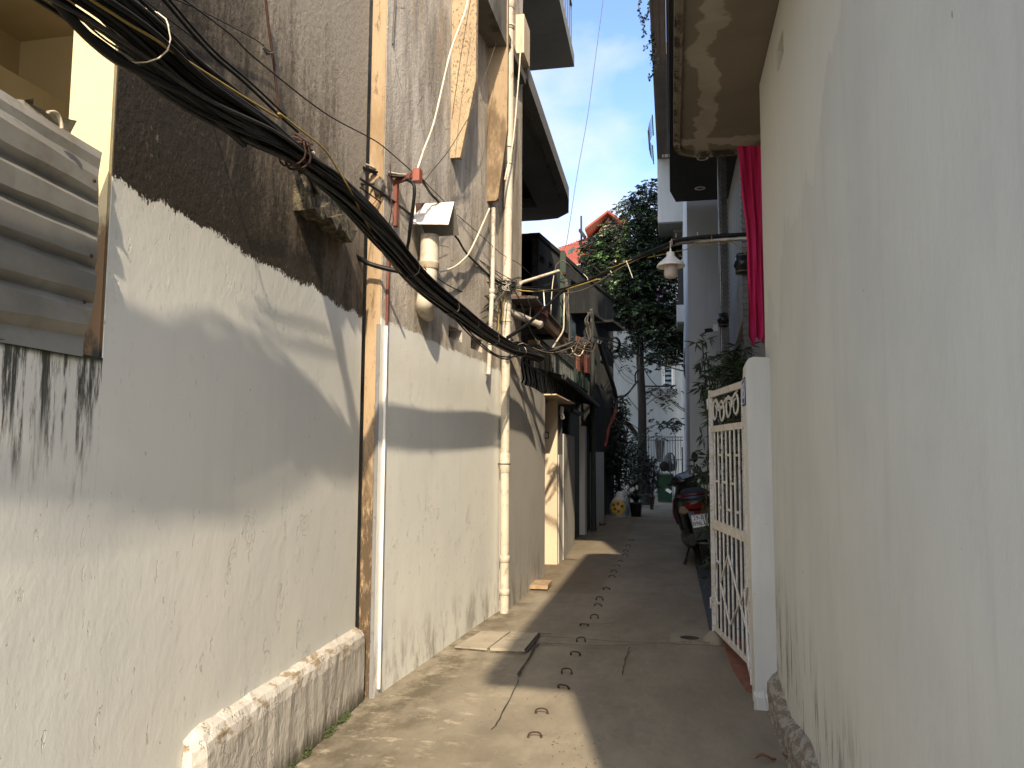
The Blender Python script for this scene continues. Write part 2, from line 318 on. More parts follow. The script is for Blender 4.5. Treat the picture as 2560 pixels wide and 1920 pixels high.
def mk_ground():
    m = NM('worn concrete paving', .88, 0, .3); x,y,z = m.xyz()
    a = m.noise((.8,.45,1), 6, .62, (1,4,0)); b = m.noise((3.5,1.6,1), 8, .74, (4,2,0)); f = m.noise(70, 4, .6)
    col = m.mix(m.step(a,.36,.66), (.208,.180,.133), (.287,.252,.190)); col = m.mix(m.step(b,.40,.72,0,.45), col, (.13,.112,.086))
    # darker damp band by the left walls, lime bloom patches
    dl = m.math('ADD', x, m.math('MULTIPLY', m.math('SUBTRACT', m.noise((2.2,1.5,1),5,.65,(3,3,0)),.5), 1.1))
    grime = m.math('MULTIPLY', m.step(dl, -1.30, -1.72), m.step(m.noise((4,2.6,1),6,.72,(9,1,0)), .40, .60)); col = m.mix(m.math('MULTIPLY', grime, .8), col, (.085,.07,.045))
    lime = m.math('MULTIPLY', m.math('MULTIPLY', m.step(x,-.75,-1.35), m.step(y,8.0,4.2)), m.step(m.noise((5,8,1),7,.75,(2,9,0)), .54, .64)); col = m.mix(m.math('MULTIPLY', lime, .7), col, (.42,.37,.27))
    lft = m.math('MULTIPLY', m.step(x, -.80, -.86), m.step(y, 8.8, 9.0)); col = m.mix(m.math('MULTIPLY', lft, .40), col, (.14,.10,.06))
    sm = m.math('MULTIPLY', m.step(x,-.25,-.6), m.step(y,9.5,5.5)); col = m.mix(m.math('MULTIPLY', m.math('MULTIPLY', sm, m.step(m.noise((2.5,1.6,1),5,.65,(6,6,0)), .45,.65)), .45), col, (.13,.11,.08))
    pt = m.step(m.voro((.9,.55,1), 'F1', (.2,.4,0)), .30, .33); col = m.mix(m.math('MULTIPLY', pt, .10), col, (.10,.085,.065)); sc_ = m.step(m.noise((18,5,1),6,.75,(7,2,0)), .60, .70); col = m.mix(m.math('MULTIPLY', sc_, .35), col, (.36,.32,.26)); dk = m.step(m.noise((1.6,.9,1),7,.7,(2,6,1)), .56, .68); col = m.mix(m.math('MULTIPLY', dk, .40), col, (.12,.10,.078))
    spk = m.step(m.noise(55,2,.5,(1,7,0)), .72, .76); col = m.mix(m.math('MULTIPLY', spk, .5), col, (.07,.055,.04))
    seam = m.math('ABSOLUTE', m.math('SUBTRACT', m.math('ADD', y, m.math('MULTIPLY', m.math('SUBTRACT', m.noise((3,.1,1),4,.7),.5), .12)), 6.78))
    seam = m.math('MULTIPLY', m.step(seam, .012, .004), m.step(x,.62,.3)); cr2 = 0.0
    ln = m.math('MAXIMUM', m.math('MULTIPLY', seam, .75), m.math('MULTIPLY', cr2, .6)); col = m.mix(ln, col, (.07,.055,.035))
    m.color(col)
    h = m.math('ADD', m.math('MULTIPLY', m.noise((6,4,4),5,.6), .010), m.math('MULTIPLY', f, .0012)); h = m.math('ADD', h, m.math('MULTIPLY', ln, -.006)); m.bump(h, 1.0, .8); return m.m
M['ground'] = mk_ground()
def mk_pier():
    m = NM('stained lime pier', .92, 0, .2); x,y,z = m.xyz()
    col = m.mix(m.step(m.noise((5,5,1.2),6,.65),.38,.66), (.36,.265,.165), (.25,.175,.10))
    col = m.mix(m.step(m.noise((14,14,4),6,.75,(3,3,3)),.54,.66,0,.7), col, (.10,.07,.045))
    g = m.math('MULTIPLY', m.step(m.math('ADD', z, m.math('MULTIPLY', m.math('SUBTRACT', m.noise((9,9,3),5,.7,(1,2,6)),.5), 1.2)), 1.75, 1.15), m.step(m.noise((20,20,6),5,.75,(5,2,2)), .36, .52))
    col = m.mix(m.math('MULTIPLY', g, .88), col, (.055,.038,.024)); m.color(col)
    m.bump(m.math('ADD', m.math('MULTIPLY', m.noise((6,6,3),5,.65), .012), m.math('MULTIPLY', g, -.004)), 1.0); return m.m
M['pier'] = mk_pier()
M['slab'] = plaster('cast slab concrete', (.34,.30,.23), (.25,.22,.17), (.12,.10,.07), (.5,.66), .6, .002, .66)
M['crack'] = simple('crack filled with dirt', (.035,.028,.02), .95)
M['cable'] = simple('black cable sheath', (.006,.006,.006), .5, var=.5, sc=14, spec=.25)
M['cable2'] = simple('dusty black cable sheath', (.022,.02,.017), .6, var=.5, sc=10)
M['cableg'] = simple('greyed cable sheath', (.085,.074,.06), .6, var=.35)
M['cabley'] = simple('yellow cable sheath', (.27,.19,.045), .55)
M['cablew'] = simple('cream cable sheath', (.60,.53,.40), .55)
M['tie'] = simple('white nylon tie', (.5,.48,.42), .5)
M['steel'] = simple('galvanised tube', (.38,.38,.37), .38, .7)
M['pvc'] = simple('white painted drain pipe', (.50,.45,.36), .55, dirt=(.30,.24,.17), sc=5, var=.12)
M['pvcg'] = simple('greyed drain pipe', (.46,.42,.35), .6, dirt=(.22,.18,.13), sc=5, var=.15)
M['rust'] = simple('rusty iron', (.045,.018,.010), .85, .2, sc=14, dirt=(.07,.03,.02))
M['redprime'] = simple('red oxide painted steel', (.15,.036,.020), .65, dirt=(.13,.04,.02))
M['iron'] = simple('dark painted iron', (.02,.021,.02), .55)
M['irong'] = simple('grey bar iron', (.10,.105,.105), .5)
M['green'] = simple('dark green paint', (.007,.028,.016), .6, dirt=(.008,.012,.008))
M['zinc'] = simple('zinc sheet', (.40,.39,.36), .5, .45, dirt=(.26,.15,.08), sc=6)
M['hood'] = simple('painted tin sheet', (.66,.64,.58), .5, .0, dirt=(.36,.17,.08), sc=3.1, var=.1)
M['corr'] = simple('corrugated zinc', (.24,.235,.215), .5, .3, sc=2.2, dirt=(.20,.18,.15), var=.3)
M['brown'] = simple('brown painted beam', (.10,.055,.035), .6)
M['gatew'] = simple('cream gate paint', (.62,.61,.56), .55, dirt=(.34,.24,.15), sc=13, var=.12)
M['tile'] = simple('terracotta paving', (.22,.085,.055), .8)
M['pink'] = None
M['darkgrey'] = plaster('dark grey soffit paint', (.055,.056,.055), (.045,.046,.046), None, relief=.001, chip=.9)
M['browngrey'] = plaster('brown grey fascia', (.15,.13,.115), (.12,.105,.095), None, relief=.001, chip=.9)
M['beige'] = plaster('beige plaster', (.44,.42,.37), (.38,.36,.32), None, relief=.002, chip=.8)
M['lampw'] = simple('white enamel', (.82,.80,.76), .35, var=.06)
M['globe'] = simple('frosted glass globe', (.55,.50,.46), .35, var=.08)
M['blackp'] = simple('black plastic', (.014,.015,.017), .32, var=.2)
M['glassd'] = simple('dark window glass', (.05,.07,.09), .12, var=.3)
M['curt'] = simple('pale blue louvre glass', (.30,.38,.42), .25)
M['roofr'] = simple('red sheet roofing', (.30,.07,.04), .55, var=.15, sc=1.2)
M['redw'] = simple('red brown shutter', (.12,.032,.02), .65)
M['bark'] = simple('dark bark', (.035,.027,.02), .9, sc=14, bump=.006)
M['leaf'] = simple('tree leaves', (.011,.024,.008), .5, var=.6, sc=3.5)
M['leafd'] = simple('dark leaves', (.008,.018,.007), .5, var=.6, sc=4)
M['bamboo'] = simple('bamboo leaves', (.03,.055,.02), .5, var=.5, sc=9)
M['petal'] = simple('white petals', (.7,.72,.66), .5, var=.1)
M['flower'] = simple('pink petals', (.30,.17,.26), .5)
M['dryleaf'] = simple('dry brown leaf', (.20,.085,.035), .7, sc=40)
M['pot'] = simple('red plastic pot', (.22,.035,.02), .5)
M['bin'] = simple('green bin plastic', (.006,.04,.013), .42)
M['blue'] = simple('blue enamel', (.018,.022,.11), .35)
M['signw'] = simple('white enamel digits', (.62,.64,.70), .4, var=.05)
M['redlamp'] = simple('red tail light', (.14,.008,.006), .18, var=.2)
M['amber'] = simple('clear indicator lens', (.22,.15,.10), .15)
M['redp'] = simple('dark red bodywork', (.10,.012,.01), .25)
M['plate'] = simple('white number plate', (.72,.74,.76), .4, var=.05)
M['rubber'] = simple('tyre rubber', (.018,.018,.018), .8)
M['chrome'] = simple('chrome', (.6,.6,.6), .15, 1.0)
M['oldbrick'] = simple('old red brick', (.28,.17,.10), .9, sc=20, bump=.003)
def mk_pink():
    m = NM('crimson cloth', .75, 0, .3); f = m.noise((8,8,1.2), 4, .6)
    m.color(m.mix(m.step(f,.3,.7), (.40,.012,.075), (.60,.03,.14))); m.bump(m.noise((16,16,9),5,.6), .012); return m.m
M['pink'] = mk_pink()
def mk_bag():
    m = NM('printed carrier bag', .35, 0, .5); o = m.objc(); x,y,z = m.xyz(o)
    def blob(cx, cz, r0, r1, s=1.0):
        d = m.math('SQRT', m.math('ADD', m.math('POWER', m.math('ABSOLUTE', m.math('SUBTRACT', x, cx)), 2.0), m.math('POWER', m.math('ABSOLUTE', m.math('MULTIPLY', m.math('SUBTRACT', z, cz), s)), 2.0)))
        d = m.math('ADD', d, m.math('MULTIPLY', m.math('SUBTRACT', m.noise(26, 3, .6, src=o), .5), .05))
        return m.step(d, r1, r0)
    col = m.mix(m.step(z, .42, .38), (.50,.52,.55), (.09,.20,.34))
    col = m.mix(blob(.0, .24, .17, .20), col, (.50,.33,.03))
    col = m.mix(m.step(m.noise(30,3,.6,src=o),.5,.62,0,.5), col, (.30,.20,.05))
    for cx, cz in ((-.07,.20),(.0,.33),(.10,.27),(.02,.15),(-.10,.30)): col = m.mix(blob(cx, cz, .026, .05), col, (.12,.045,.012))
    m.color(m.mix(m.step(z, .10, .05), col, (.30,.30,.28))); m.bump(m.noise(22,3,.5), .02); return m.m
M['bag'] = mk_bag()
# ================================================================ GROUND
mb = MB(); xs = [-40,-12,-5,-3]+[-2.6+.2*i for i in range(24)]+[3,6,15,40]; ys = [-30,-8,-2,0,1.5]+[2.0+.25*i for i in range(60)]+[18,20,23,27,32,45,80,140]
def gz(x, y):
    e = .006*math.sin(x*2.1+y*.9)+.005*math.sin(y*1.7-x)
    if x > .5 and 5.3 < y < 7.2: e += .0
    return e-.004 if abs(x) < 3 and y < 30 else -.004
n = len(xs)
mb.add([(x,y,gz(x,y)) for y in ys for x in xs], [(j*n+i, j*n+i+1, (j+1)*n+i+1, (j+1)*n+i) for j in range(len(ys)-1) for i in range(n-1)], True)
struct('ground', mb, M['ground'])
fl = lambda z: (lambda u, v, d: (u, v, z+d))
def gpoly(pts, z0=0.0): return [tuple(PG(*DD(*p))[:2]) for p in pts]
# cast cover slabs and their joints in the paving
def cover(pts, h, label, mat='slab', loc=None):
    q = gpoly(pts); c = (sum(p[0] for p in q)/len(q), sum(p[1] for p in q)/len(q), 0)
    mb = MB(); mb.prism(q, fl(0), -.02, h)
    single('cover_slab', mb, M[mat], c, label, 'drain cover')
cover([(1058,1404),(1133,1407),(1163,1371),(1104,1369)], .018, 'square concrete drain cover half in shade in the middle of the left side of the alley')
cover([(983,1399),(1052,1404),(1100,1368),(1040,1366)], .012, 'pale sunlit concrete drain cover against the foot of the white wall')
mb = MB()
def crack(pts, w=.012):
    q = [PG(*DD(*p)) for p in pts]; q = crv([(v.x,v.y,0) for v in q], 5)
    q = [Vector((p.x+U(-.006,.006), p.y+U(-.008,.008), 0)) for p in q]
    for a, b in zip(q, q[1:]):
        d = (b-a).normalized(); s = Vector((-d.y,d.x,0)); wa = w*U(.5,1.3); wb = w*U(.5,1.3)
        z = Vector((0,0,.0085)); mb.quad(a-s*wa+z, a+s*wa+z, b+s*wb+z, b-s*wb+z)
crack([(983,1402),(1056,1408)], .010); crack([(1056,1409),(1135,1411)], .012); crack([(1135,1411),(1166,1370)], .016)
crack([(1055,1405),(1103,1367)], .008); crack([(1163,1370),(1190,1371)], .010)
crack([(1118,1461),(1150,1410),(1165,1392),(1195,1393)], .010); crack([(1195,1392),(1300,1397),(1372,1395)], .006)
crack([(1372,1395),(1480,1388),(1530,1385)], .004); crack([(1063,1580),(1085,1545),(1120,1470)], .004)
crack([(1360,1400),(1350,1430),(1345,1460)], .004); crack([(1330,1345),(1300,1350),(1240,1348)], .004)
crack([(1110,1305),(1250,1303)], .004)
struct('paving_cracks', mb, M['crack'])
# round hole with its square collar
c = PG(*DD(1490,1380)); mb = MB()
mb.prism([(c.x-.16,c.y-.14),(c.x+.16,c.y-.14),(c.x+.16,c.y+.14),(c.x-.16,c.y+.14)], fl(0), -.03, .012, [[(c.x+.085*math.cos(a*.35), c.y+.085*math.sin(a*.35)) for a in range(18)]])
t = Thing('drain_gully', (c.x,c.y,0), 'square drain collar with a dark round hole in the paving near the open gate', 'drain')
t.part('collar', mb, M['slab']); mb = MB(); mb.lathe((c.x,c.y,.006), [(.0,0),(.086,0)], 18); t.part('hole', mb, M['crack'])
# lifting rings
rp_ = [(1155,1590,1),(1170,1537,1),(1217,1481,0),(1224,1449,1),(1243,1409,0),(1255,1380,1),(1262,1346,0),(1284,1330,1),(1292,1304,0),(1295,1291,1),(1310,1268,0),(1322,1242,0),(1333,1219,0),(1326,1232,1),(1350,1196,1),(1352,1186,0),(1340,1209,0),(1357,1176,1),(1364,1163,0)]
where = ['nearest the camera, in full sun','second from the camera, upright in the sun','third from the camera, just inside the shade edge','fourth from the camera','fifth from the camera, just before the paving seam','sixth from the camera, level with the drain hole','seventh from the camera','eighth from the camera','ninth from the camera','tenth from the camera','eleventh from the camera','twelfth from the camera','fourteenth from the camera','thirteenth from the camera','sixteenth from the camera, far sunlit patch','seventeenth from the camera','fifteenth from the camera','eighteenth from the camera','farthest of the row']
mb = MB(); mb.tube(crv([(-.036,0,-.01),(-.035,0,.016),(-.016,.0,.028),(.016,.0,.028),(.035,0,.016),(.036,0,-.01)], 4), .0050, 6)
for k in (-1, 1): mb.lathe((k*.036, 0, 0), [(.009,-.01),(.008,.006),(.005,.009)], 8)
ring0 = None
for i, (x, y, up) in enumerate(rp_):
    g = PG(*DD(x, y+5))
    if ring0 is None: o = ring0 = build('lifting_ring', mb, simple('brown rusted bar', (.05,.028,.018), .8, .2))
    else: o = ring0.copy(); COL.objects.link(o)
    o.location = (g.x, g.y, .004); o.rotation_euler = (math.radians(U(-5,5) if up else U(35,60)), 0, U(-.35,.35))
    tag(o, 'rusty iron loop in the paving, '+where[i], 'lifting ring', 'iron loops along the middle of the alley')
# old board lying by the wall
mb = MB(); q = gpoly([(1142,1273),(1183,1274),(1192,1262),(1152,1261)]); c = (sum(p[0] for p in q)/4, sum(p[1] for p in q)/4, 0)
mb.prism(q, fl(0), .005, .05); single('wooden_board', mb, simple('weathered board', (.33,.23,.14), .8, sc=12), c, 'short weathered board lying flat on the sunlit paving by the wall', 'board')
# red brick sill inside the gate and dark tiled yard
mb = MB(); mb.prism([(.40,7.0),(.42,6.1),(.47,5.55),(.55,5.45),(1.0,5.45),(1.0,7.0)], fl(0), -.02, .02); struct('threshold_paving', mb, M['tile'])
mb = MB(); mb.prism([(.31,7.1),(1.05,7.1),(1.05,16),(.31,16)], fl(0), -.02, .015); struct('yard_paving', mb, simple('dark slate paving', (.06,.065,.07), .6, sc=5))
# fallen leaves and crumbs
for (x, y, rz, s, lab) in ((1655,1643,.3,.055,'brown curled dry leaf on the paving by the right kerb'),(1698,1640,1.6,.045,'dry olive brown leaf lying against the foot of the right wall')):
    g = PG(*DD(x,y)); mb = MB(); pts = []
    for i in range(9):
        u = i/8; w_ = s*.38*math.sin(math.pi*u)**.8; zc = .012+.012*math.sin(u*5)
        pts += [Vector(((u-.5)*2*s, -w_, zc+.008)), Vector(((u-.5)*2*s, 0, zc)), Vector(((u-.5)*2*s, w_, zc+.010))]
    mb.add(pts, [(3*i+a, 3*i+a+1, 3*i+a+4, 3*i+a+3) for i in range(8) for a in (0,1)], True)
    mb.tube([pts[1], pts[1]+Vector((-.03,0,.004))], .0015, 4)
    o = single('dry_leaf', mb, M['dryleaf'], (0,0,0), lab, 'leaf', 'dry leaves on the paving'); o.location = (g.x, g.y, 0); o.rotation_euler.z = rz
mb = MB()
for i in range(260):
    x = U(-1.5,.5); y = 3.7+rnd()**1.4*7 if i < 190 else U(3.7, 4.5); r = U(.0015,.0045)
    if i >= 190: x = U(-.75,-.35)
    a = U(0,6.3); e = Vector((math.cos(a),math.sin(a),0))*r*U(1,2.6); f = Vector((-math.sin(a),math.cos(a),0))*r
    c = Vector((x,y,.007)); mb.add([c-e,c-f,c+e,c+f,c+Vector((0,0,r*.9))], [(0,1,4),(1,2,4),(2,3,4),(3,0,4)])
struct('paving_grit', mb, simple('grit', (.10,.075,.05), .9), 'stuff')
# moss line at the foot of the left wall
mb = MB()
for i in range(1500):
    y = 3.6+rnd()*1.35; x = wx(W1, y)+.075+abs(random.gauss(0,.012)); z = abs(random.gauss(0,.016))
    if math.sin(y*9)+math.sin(y*23) < .1: continue
    a = U(0,6.3); s = U(.003,.008); c = Vector((x,y,z)); mb.add([c+Vector((math.cos(a)*s,math.sin(a)*s,0)), c+Vector((-math.cos(a)*s,math.sin(a)*s,s*.5)), c+Vector((0,0,s*1.6))], [(0,1,2)])
struct('moss', mb, simple('moss green', (.05,.075,.018), .9, sc=30), 'stuff')
#@@PART2
# ================================================================ LEFT SIDE
def left(W): return lambda u, v, d: (wx(W, u)-d, u, v)
# --- house 1: blackened render above whitewash
t = Thing('stained_house', (-2.1, 3.5, 0), 'tall house wall with blackened render above ragged whitewash, nearest on the left', 'house')
mb = MB(); mb.prism([(2.24,-.1),(4.80,-.1),(4.795,2.5),(4.80,7.6),(2.24,7.6)], left(W1), 0, .15); t.part('wall', mb, M['wall1'])
# plinth with rounded shoulder
mb = MB(); prof = [(0,-.05),(.078,-.05),(.080,.36),(.072,.405),(.050,.435),(.0,.455)]
ysn = [2.83+.06*i for i in range(33)]+[4.80]; ring = []
for i, y in enumerate(ysn):
    for j, (d, z) in enumerate(prof):
        e = min(1.0, (y-2.80)/.10)**.5
        zz_ = z if j < 2 else z*(.94 if i == 0 else .98 if i == 1 else 1.0)+U(-.004,.004)+.02*(4.8-y)/2
        ring.append((wx(W1,y)+d*e*(1+U(-.04,.04))*(1-.12*(y-2.8)/2), y, zz_))
m_ = len(prof); mb.add(ring, [(i*m_+j, i*m_+j+1, (i+1)*m_+j+1, (i+1)*m_+j) for i in range(len(ysn)-1) for j in range(m_-1)], False)
mb.add(ring[:m_], [tuple(range(m_))]); mb.add(ring[-m_:], [tuple(range(m_))])
def plinth_mat():
    m = NM('flaking whitewash on plinth', .9, 0, .25); x,y,z = m.xyz()
    col = m.mix(m.step(m.noise((2,2,2),5,.6),.35,.7), (.52,.49,.44), (.43,.40,.355))
    fl_ = m.math('MULTIPLY', m.step(m.noise((11,7,14),6,.72,(1,1,2)), .53, .58), m.step(z,.30,.42)); col = m.mix(m.math('MULTIPLY', fl_, .8), col, (.24,.17,.09))
    bs = m.math('MULTIPLY', m.step(m.math('ADD', z, m.math('MULTIPLY', m.noise((9,9,5),5,.7,(4,1,1)), .28)), .30, .13), 1.0); col = m.mix(m.math('MULTIPLY', bs, .88), col, (.045,.045,.02))
    col = m.mix(m.step(m.noise((20,20,5),5,.7,(6,6,1)),.60,.70,0,.6), col, (.25,.19,.13))
    m.color(col); h = m.math('ADD', m.math('MULTIPLY', m.noise((5,5,4),4,.6), .018), m.math('MULTIPLY', m.noise((26,26,16),5,.65), .005)); h = m.math('ADD', h, m.math('MULTIPLY', m.step(m.noise((10,10,7),4,.65,(5,3,1)),.58,.61), -.005)); m.bump(h, 1.0); return m.m
t.part('plinth', mb, plinth_mat())
# broken concrete corbel still bonded to the wall
def w1p(x, y): p = PX(*ZS(x, y), *W1); return (p.y, p.z)
mb = MB(); o_ = [w1p(162,745),(w1p(205,760)),w1p(330,905),w1p(372,1010),w1p(348,1050),w1p(312,1000),w1p(296,1005),w1p(262,945),w1p(240,950),w1p(205,905),w1p(160,910)]
mb.prism(o_, left(W1), 0, -.075); mb.prism([w1p(160,905),w1p(205,900),w1p(232,880),w1p(205,955)], left(W1), -.02, -.12)
mb.prism([w1p(240,945),w1p(262,940),w1p(300,930),w1p(268,1000)], left(W1), -.02, -.12); mb.prism([w1p(296,1000),w1p(320,998),w1p(360,1000),w1p(335,1052)], left(W1), -.02, -.12)
def rough_mat():
    m = NM('broken mossy concrete', .95); c = m.step(m.noise((22,22,22),6,.75),.42,.6); m.color(m.mix(c,(.05,.04,.028),(.20,.17,.10))); m.bump(m.noise(24,6,.8), .05); return m.m
t.part('corbel', mb, rough_mat())
# --- white mould streaked boundary wall under the sheet
mb = MB(); mb.prism([(-1.5,-.1),(2.2398,-.1),(2.2398,1.905),(-1.5,1.925)], left(W1), 0, .14)
single('boundary_wall', mb, M['moss'], (-1.9,1,0), 'low white wall with black mould streaks, under the corrugated metal sheet', 'wall')
# --- cream yellow house behind it
t = Thing('yellow_house', (-2.2, 2.4, 1.9), 'yellow house with a sunlit pier and shaded porch, at the upper left edge', 'house')
mb = MB(); mb.box((-2.052,2.225,1.85),(-1.8805,2.239,6.5)); mb.box((-2.052,2.24,1.85),(-2.03,2.6,6.5)); 
def pier_mat():
    m = NM('yellow paint with foot stain and painted gap shade', .9); x,y,z = m.xyz(); e = m.math('ADD', z, m.math('MULTIPLY', m.noise((14,14,6),6,.7), .5))
    col = m.mix(m.step(e, 2.52, 2.66), (.17,.10,.045), (.56,.46,.26)); col = m.mix(m.step(e, 2.16, 2.26), (.02,.02,.015), col); m.color(col); m.bump(m.noise(20,5,.6), .003); return m.m  # brown is stain; the black below paints the dark gap beside the sheet
t.part('pier', mb, pier_mat())
a = PY(115,97,4.4); zc = a.z; xc = PY(52,97,4.4).x
mb = MB(); mb.box((xc,4.4,1.0),(-2.2,4.55,zc)); mb.box((xc-.15,1.2,1.0),(xc,4.55,zc)); t.part('wall', mb, M['yellow'])
mb = MB(); mb.box((xc-.15,.9,zc),(-2.03,4.55,zc+.2)); t.part('ceiling', mb, M['yellow'])
mb = MB(); mb.box((xc,3.4,zc-.75),(xc+.6,4.4,zc-.6)); t.part('shelf', mb, M['yellow'])
mb = MB(); mb.box((-3.6,.9,1.0),(-2.2,4.4,1.05)); t.part('floor', mb, M['conc'])
# --- corrugated sheet leaning on the low wall
rows = [(222,383),(240,398)]
L0 = [(0,222),(0,245),(0,272),(0,290),(0,345),(0,382),(0,400),(0,455),(0,480),(0,498),(0,560),(0,588),(0,605),(0,668),(0,697),(0,715),(0,775),(0,806),(0,856)]
R0 = [(254,383),(252,400),(249,425),(247,445),(247,480),(244,508),(246,522),(248,560),(245,588),(243,602),(242,648),(239,672),(241,690),(238,732),(232,758),(229,776),(222,812),(210,842),(207,892)]
dep = [0,.03,.03,.055,.055,.0,.055,.055,.0,.055,.055,.0,.055,.055,.0,.055,.055,.0,.03]
def sheet_pt(p, d): q = PX(p[0], p[1], -1.866+d*.62, 0); return q
mb = MB(); cols = 9; g = []
for i, (l, r, d) in enumerate(zip(L0, R0, dep)):
    a = sheet_pt(l, d); b = sheet_pt(r, d*.9); a = b+(a-b)*2.3
    for k in range(cols): p = a.lerp(b, k/(cols-1)); g.append(p+Vector((U(-.003,.003),0,U(-.002,.002))))
nr = len(L0)
mb.add(g, [(i*cols+k, i*cols+k+1, (i+1)*cols+k+1, (i+1)*cols+k) for i in range(nr-1) for k in range(cols-1)])
mb2 = [Vector(v)+Vector((-.004,0,.001)) for v in g]; mb.add(mb2, [(i*cols+k, (i+1)*cols+k, (i+1)*cols+k+1, i*cols+k+1) for i in range(nr-1) for k in range(cols-1)])
t = Thing('corrugated_sheet', (-1.85,1.6,1.95), 'dented corrugated zinc sheet standing on the mouldy low wall at the left edge', 'metal sheet')
t.part('sheet', mb, M['corr'])
mb = MB()
for x, y in ((235,452),(210,755),(228,640)):
    p = PX(x, y, -1.828, 0); mb.lathe(p, [(.0,.006),(.005,.005),(.007,0)], 8, (1,0,0)); t.part('rivet', mb, M['rust']); mb = MB()

mb = MB(); q = [PX(*ZI(x,y), -1.845, 0) for x,y in ((455,1300),(520,1296),(570,1330),(600,1400),(612,1490))]
mb.tube(crv([v+Vector((.03,0,0)) for v in q],5), .0075, 6, flat=.6)
single('strap', mb, M['cablew'], q[0], 'cream strap hooked over the top edge of the corrugated sheet', 'strap')
mb = MB(); tp = [PX(*ZI(x,y), -1.95, 0) for x,y in ((180,1130),(280,1150),(330,1140),(420,1200),(520,1270),(640,1300),(740,1350),(850,1395),(850,1560),(640,1480),(400,1330),(250,1260))]
mb.add([v+Vector((U(-.02,.02),0,0)) for v in tp]+[v+Vector((-.012,0,.002)) for v in tp], [tuple(range(12)), tuple(range(23,11,-1))])
single('plastic_sheeting', mb, simple('torn grey plastic', (.17,.15,.10), .5, bump=.01, bsc=20), tp[0], 'torn grey plastic sheeting poking up behind the corrugated sheet', 'plastic sheet')
# --- house 2: grey render, fins, vents
t2 = Thing('rendered_house', (-1.9, 6.5, 0), 'tall house of weathered grey render over whitewash, with hanging concrete fins', 'house')
def w2p(f, x, y): p = PX(*f(x, y), *W2); return (p.y, p.z)
h1 = [w2p(ZC,1228,1175), w2p(ZC,1412,1225), w2p(ZC,1410,1418), w2p(ZC,1228,1338)]
h2 = [w2p(ZC,1535,1275), w2p(ZC,1690,1350), w2p(ZC,1690,1560), w2p(ZC,1537,1490)]
h1 = [(h1[0][0],h1[0][1]),(h1[1][0],h1[0][1]),(h1[1][0],h1[2][1]),(h1[0][0],h1[2][1])]; h2 = [(h2[0][0],h1[0][1]),(h2[1][0],h1[0][1]),(h2[1][0],h2[2][1]),(h2[0][0],h2[2][1])]
mb = MB(); mb.prism([(4.86,-.1),(8.5,-.1),(8.5,9.5),(4.86,9.5)], left(W2), 0, .11, [h1, h2]); t2.part('wall', mb, M['wall2'])
mb = MB(); mb.box((-3.6,5.3,0),(-2.06,8.4,9.5)); t2.part('inner_block', mb, M['conc'])
for h in (h1, h2):
    mb = MB(); y0,y1,z0,z1 = h[0][0],h[1][0],h[2][1],h[0][1]
    xw = wx(W2,(y0+y1)/2); mb.box((xw-.16,y0-.02,z0-.02),(xw-.15,y1+.02,z1+.02)); mb.box((xw-.15,y1+.001,z0),(xw-.002-.01,y1+.03,z1)); t2.part('vent_opening', mb, M['tan'])
x2 = wx(W2,4.86)
mb = MB(); mb.box((-2.016,4.80+.052,2.45),(x2-.004,4.859,9.4)); mb.box((-2.016,4.852,-.05),(x2-.028,4.859,2.45)); mb.box((-2.016,4.8595,-.05),(x2-.11,5.3,9.4)); t2.part('pier_return', mb, M['pier'])
mb = MB(); mb.box((x2-.027,4.8535,-.05),(x2-.001,4.859,2.45)); t2.part('corner_strip', mb, plaster('whitewash dimmed as if lit at a graze', (.20,.20,.205), (.17,.17,.17), None, relief=.003))  # whitewash coloured darker here to pass for grazing light on the strip
# fins
def fin(px, attach, pts, mat, th=.05):
    Yf = PX(*attach, *W2).y; P_ = [PY(x,y,Yf) for x,y in pts]; q = [(p.x,p.z) for p in P_]
    mb = MB(); mb.prism(q, lambda u,v,d: (u, Yf+d, v), 0, th); return t2.part('fin', mb, mat), Yf, q
def fin1_mat():
    m = NM('lichen spotted plaster', .9); x,y,z = m.xyz()
    s = m.step(m.noise((48,48,30),6,.76), .52, .60); zone = m.math('MULTIPLY', m.step(z,4.35,4.7), 1.0); zone = m.math('ADD', zone, m.math('MULTIPLY', m.step(z,4.6,4.1), .6))
    col = m.mix(m.step(m.noise(4,4,.6),.4,.7), (.37,.28,.17), (.30,.22,.135)); m.color(m.mix(m.math('MULTIPLY', s, m.math('MULTIPLY', zone, .8), True), col, (.07,.045,.03)))
    m.bump(m.noise((25,25,12),5,.7), .006); return m.m
wl = lambda f,x,y: f(x,y)
Yf1 = PX(*ZB(1248,512),*W2).y; Yf2 = PX(*ZB(1755,1130),*W2).y
def fincol(Yf, ptsRight, mat, th):
    R_ = [PY(*p, Yf) for p in ptsRight]; xw = wx(W2, Yf)-.005
    q = [(xw, R_[0].z)]+[(p.x, p.z) for p in R_]+[(R_[-1].x, 7.6),(xw,7.6)]
    mb = MB(); mb.prism(q, lambda u,v,d: (u, Yf+d, v), 0, th); t2.part('fin', mb, mat); return R_[-1].x
xf1 = fincol(Yf1, [ZB(1385,515), ZA(1600,1110)], fin1_mat(), .06)
xf2 = fincol(Yf2, [ZB(1880,1112), ZB(1905,1080), ZB(2035,130)], M['tan'], .06)
zs = PY(*ZA(2005,640), Yf2).z
mb = MB(); xo = max(xf1,xf2)
mb.box((-2.0,Yf1+.061,zs),(xo-.01,Yf2-.001,zs+.07)); mb.box((xo-.05,Yf1+.061,zs+.07),(xo-.012,Yf2-.001,7.5)); mb.box((-1.95,Yf2+.061,zs+.2),(xo-.05,8.4,zs+.3)); t2.part('window_box', mb, M['conc'])
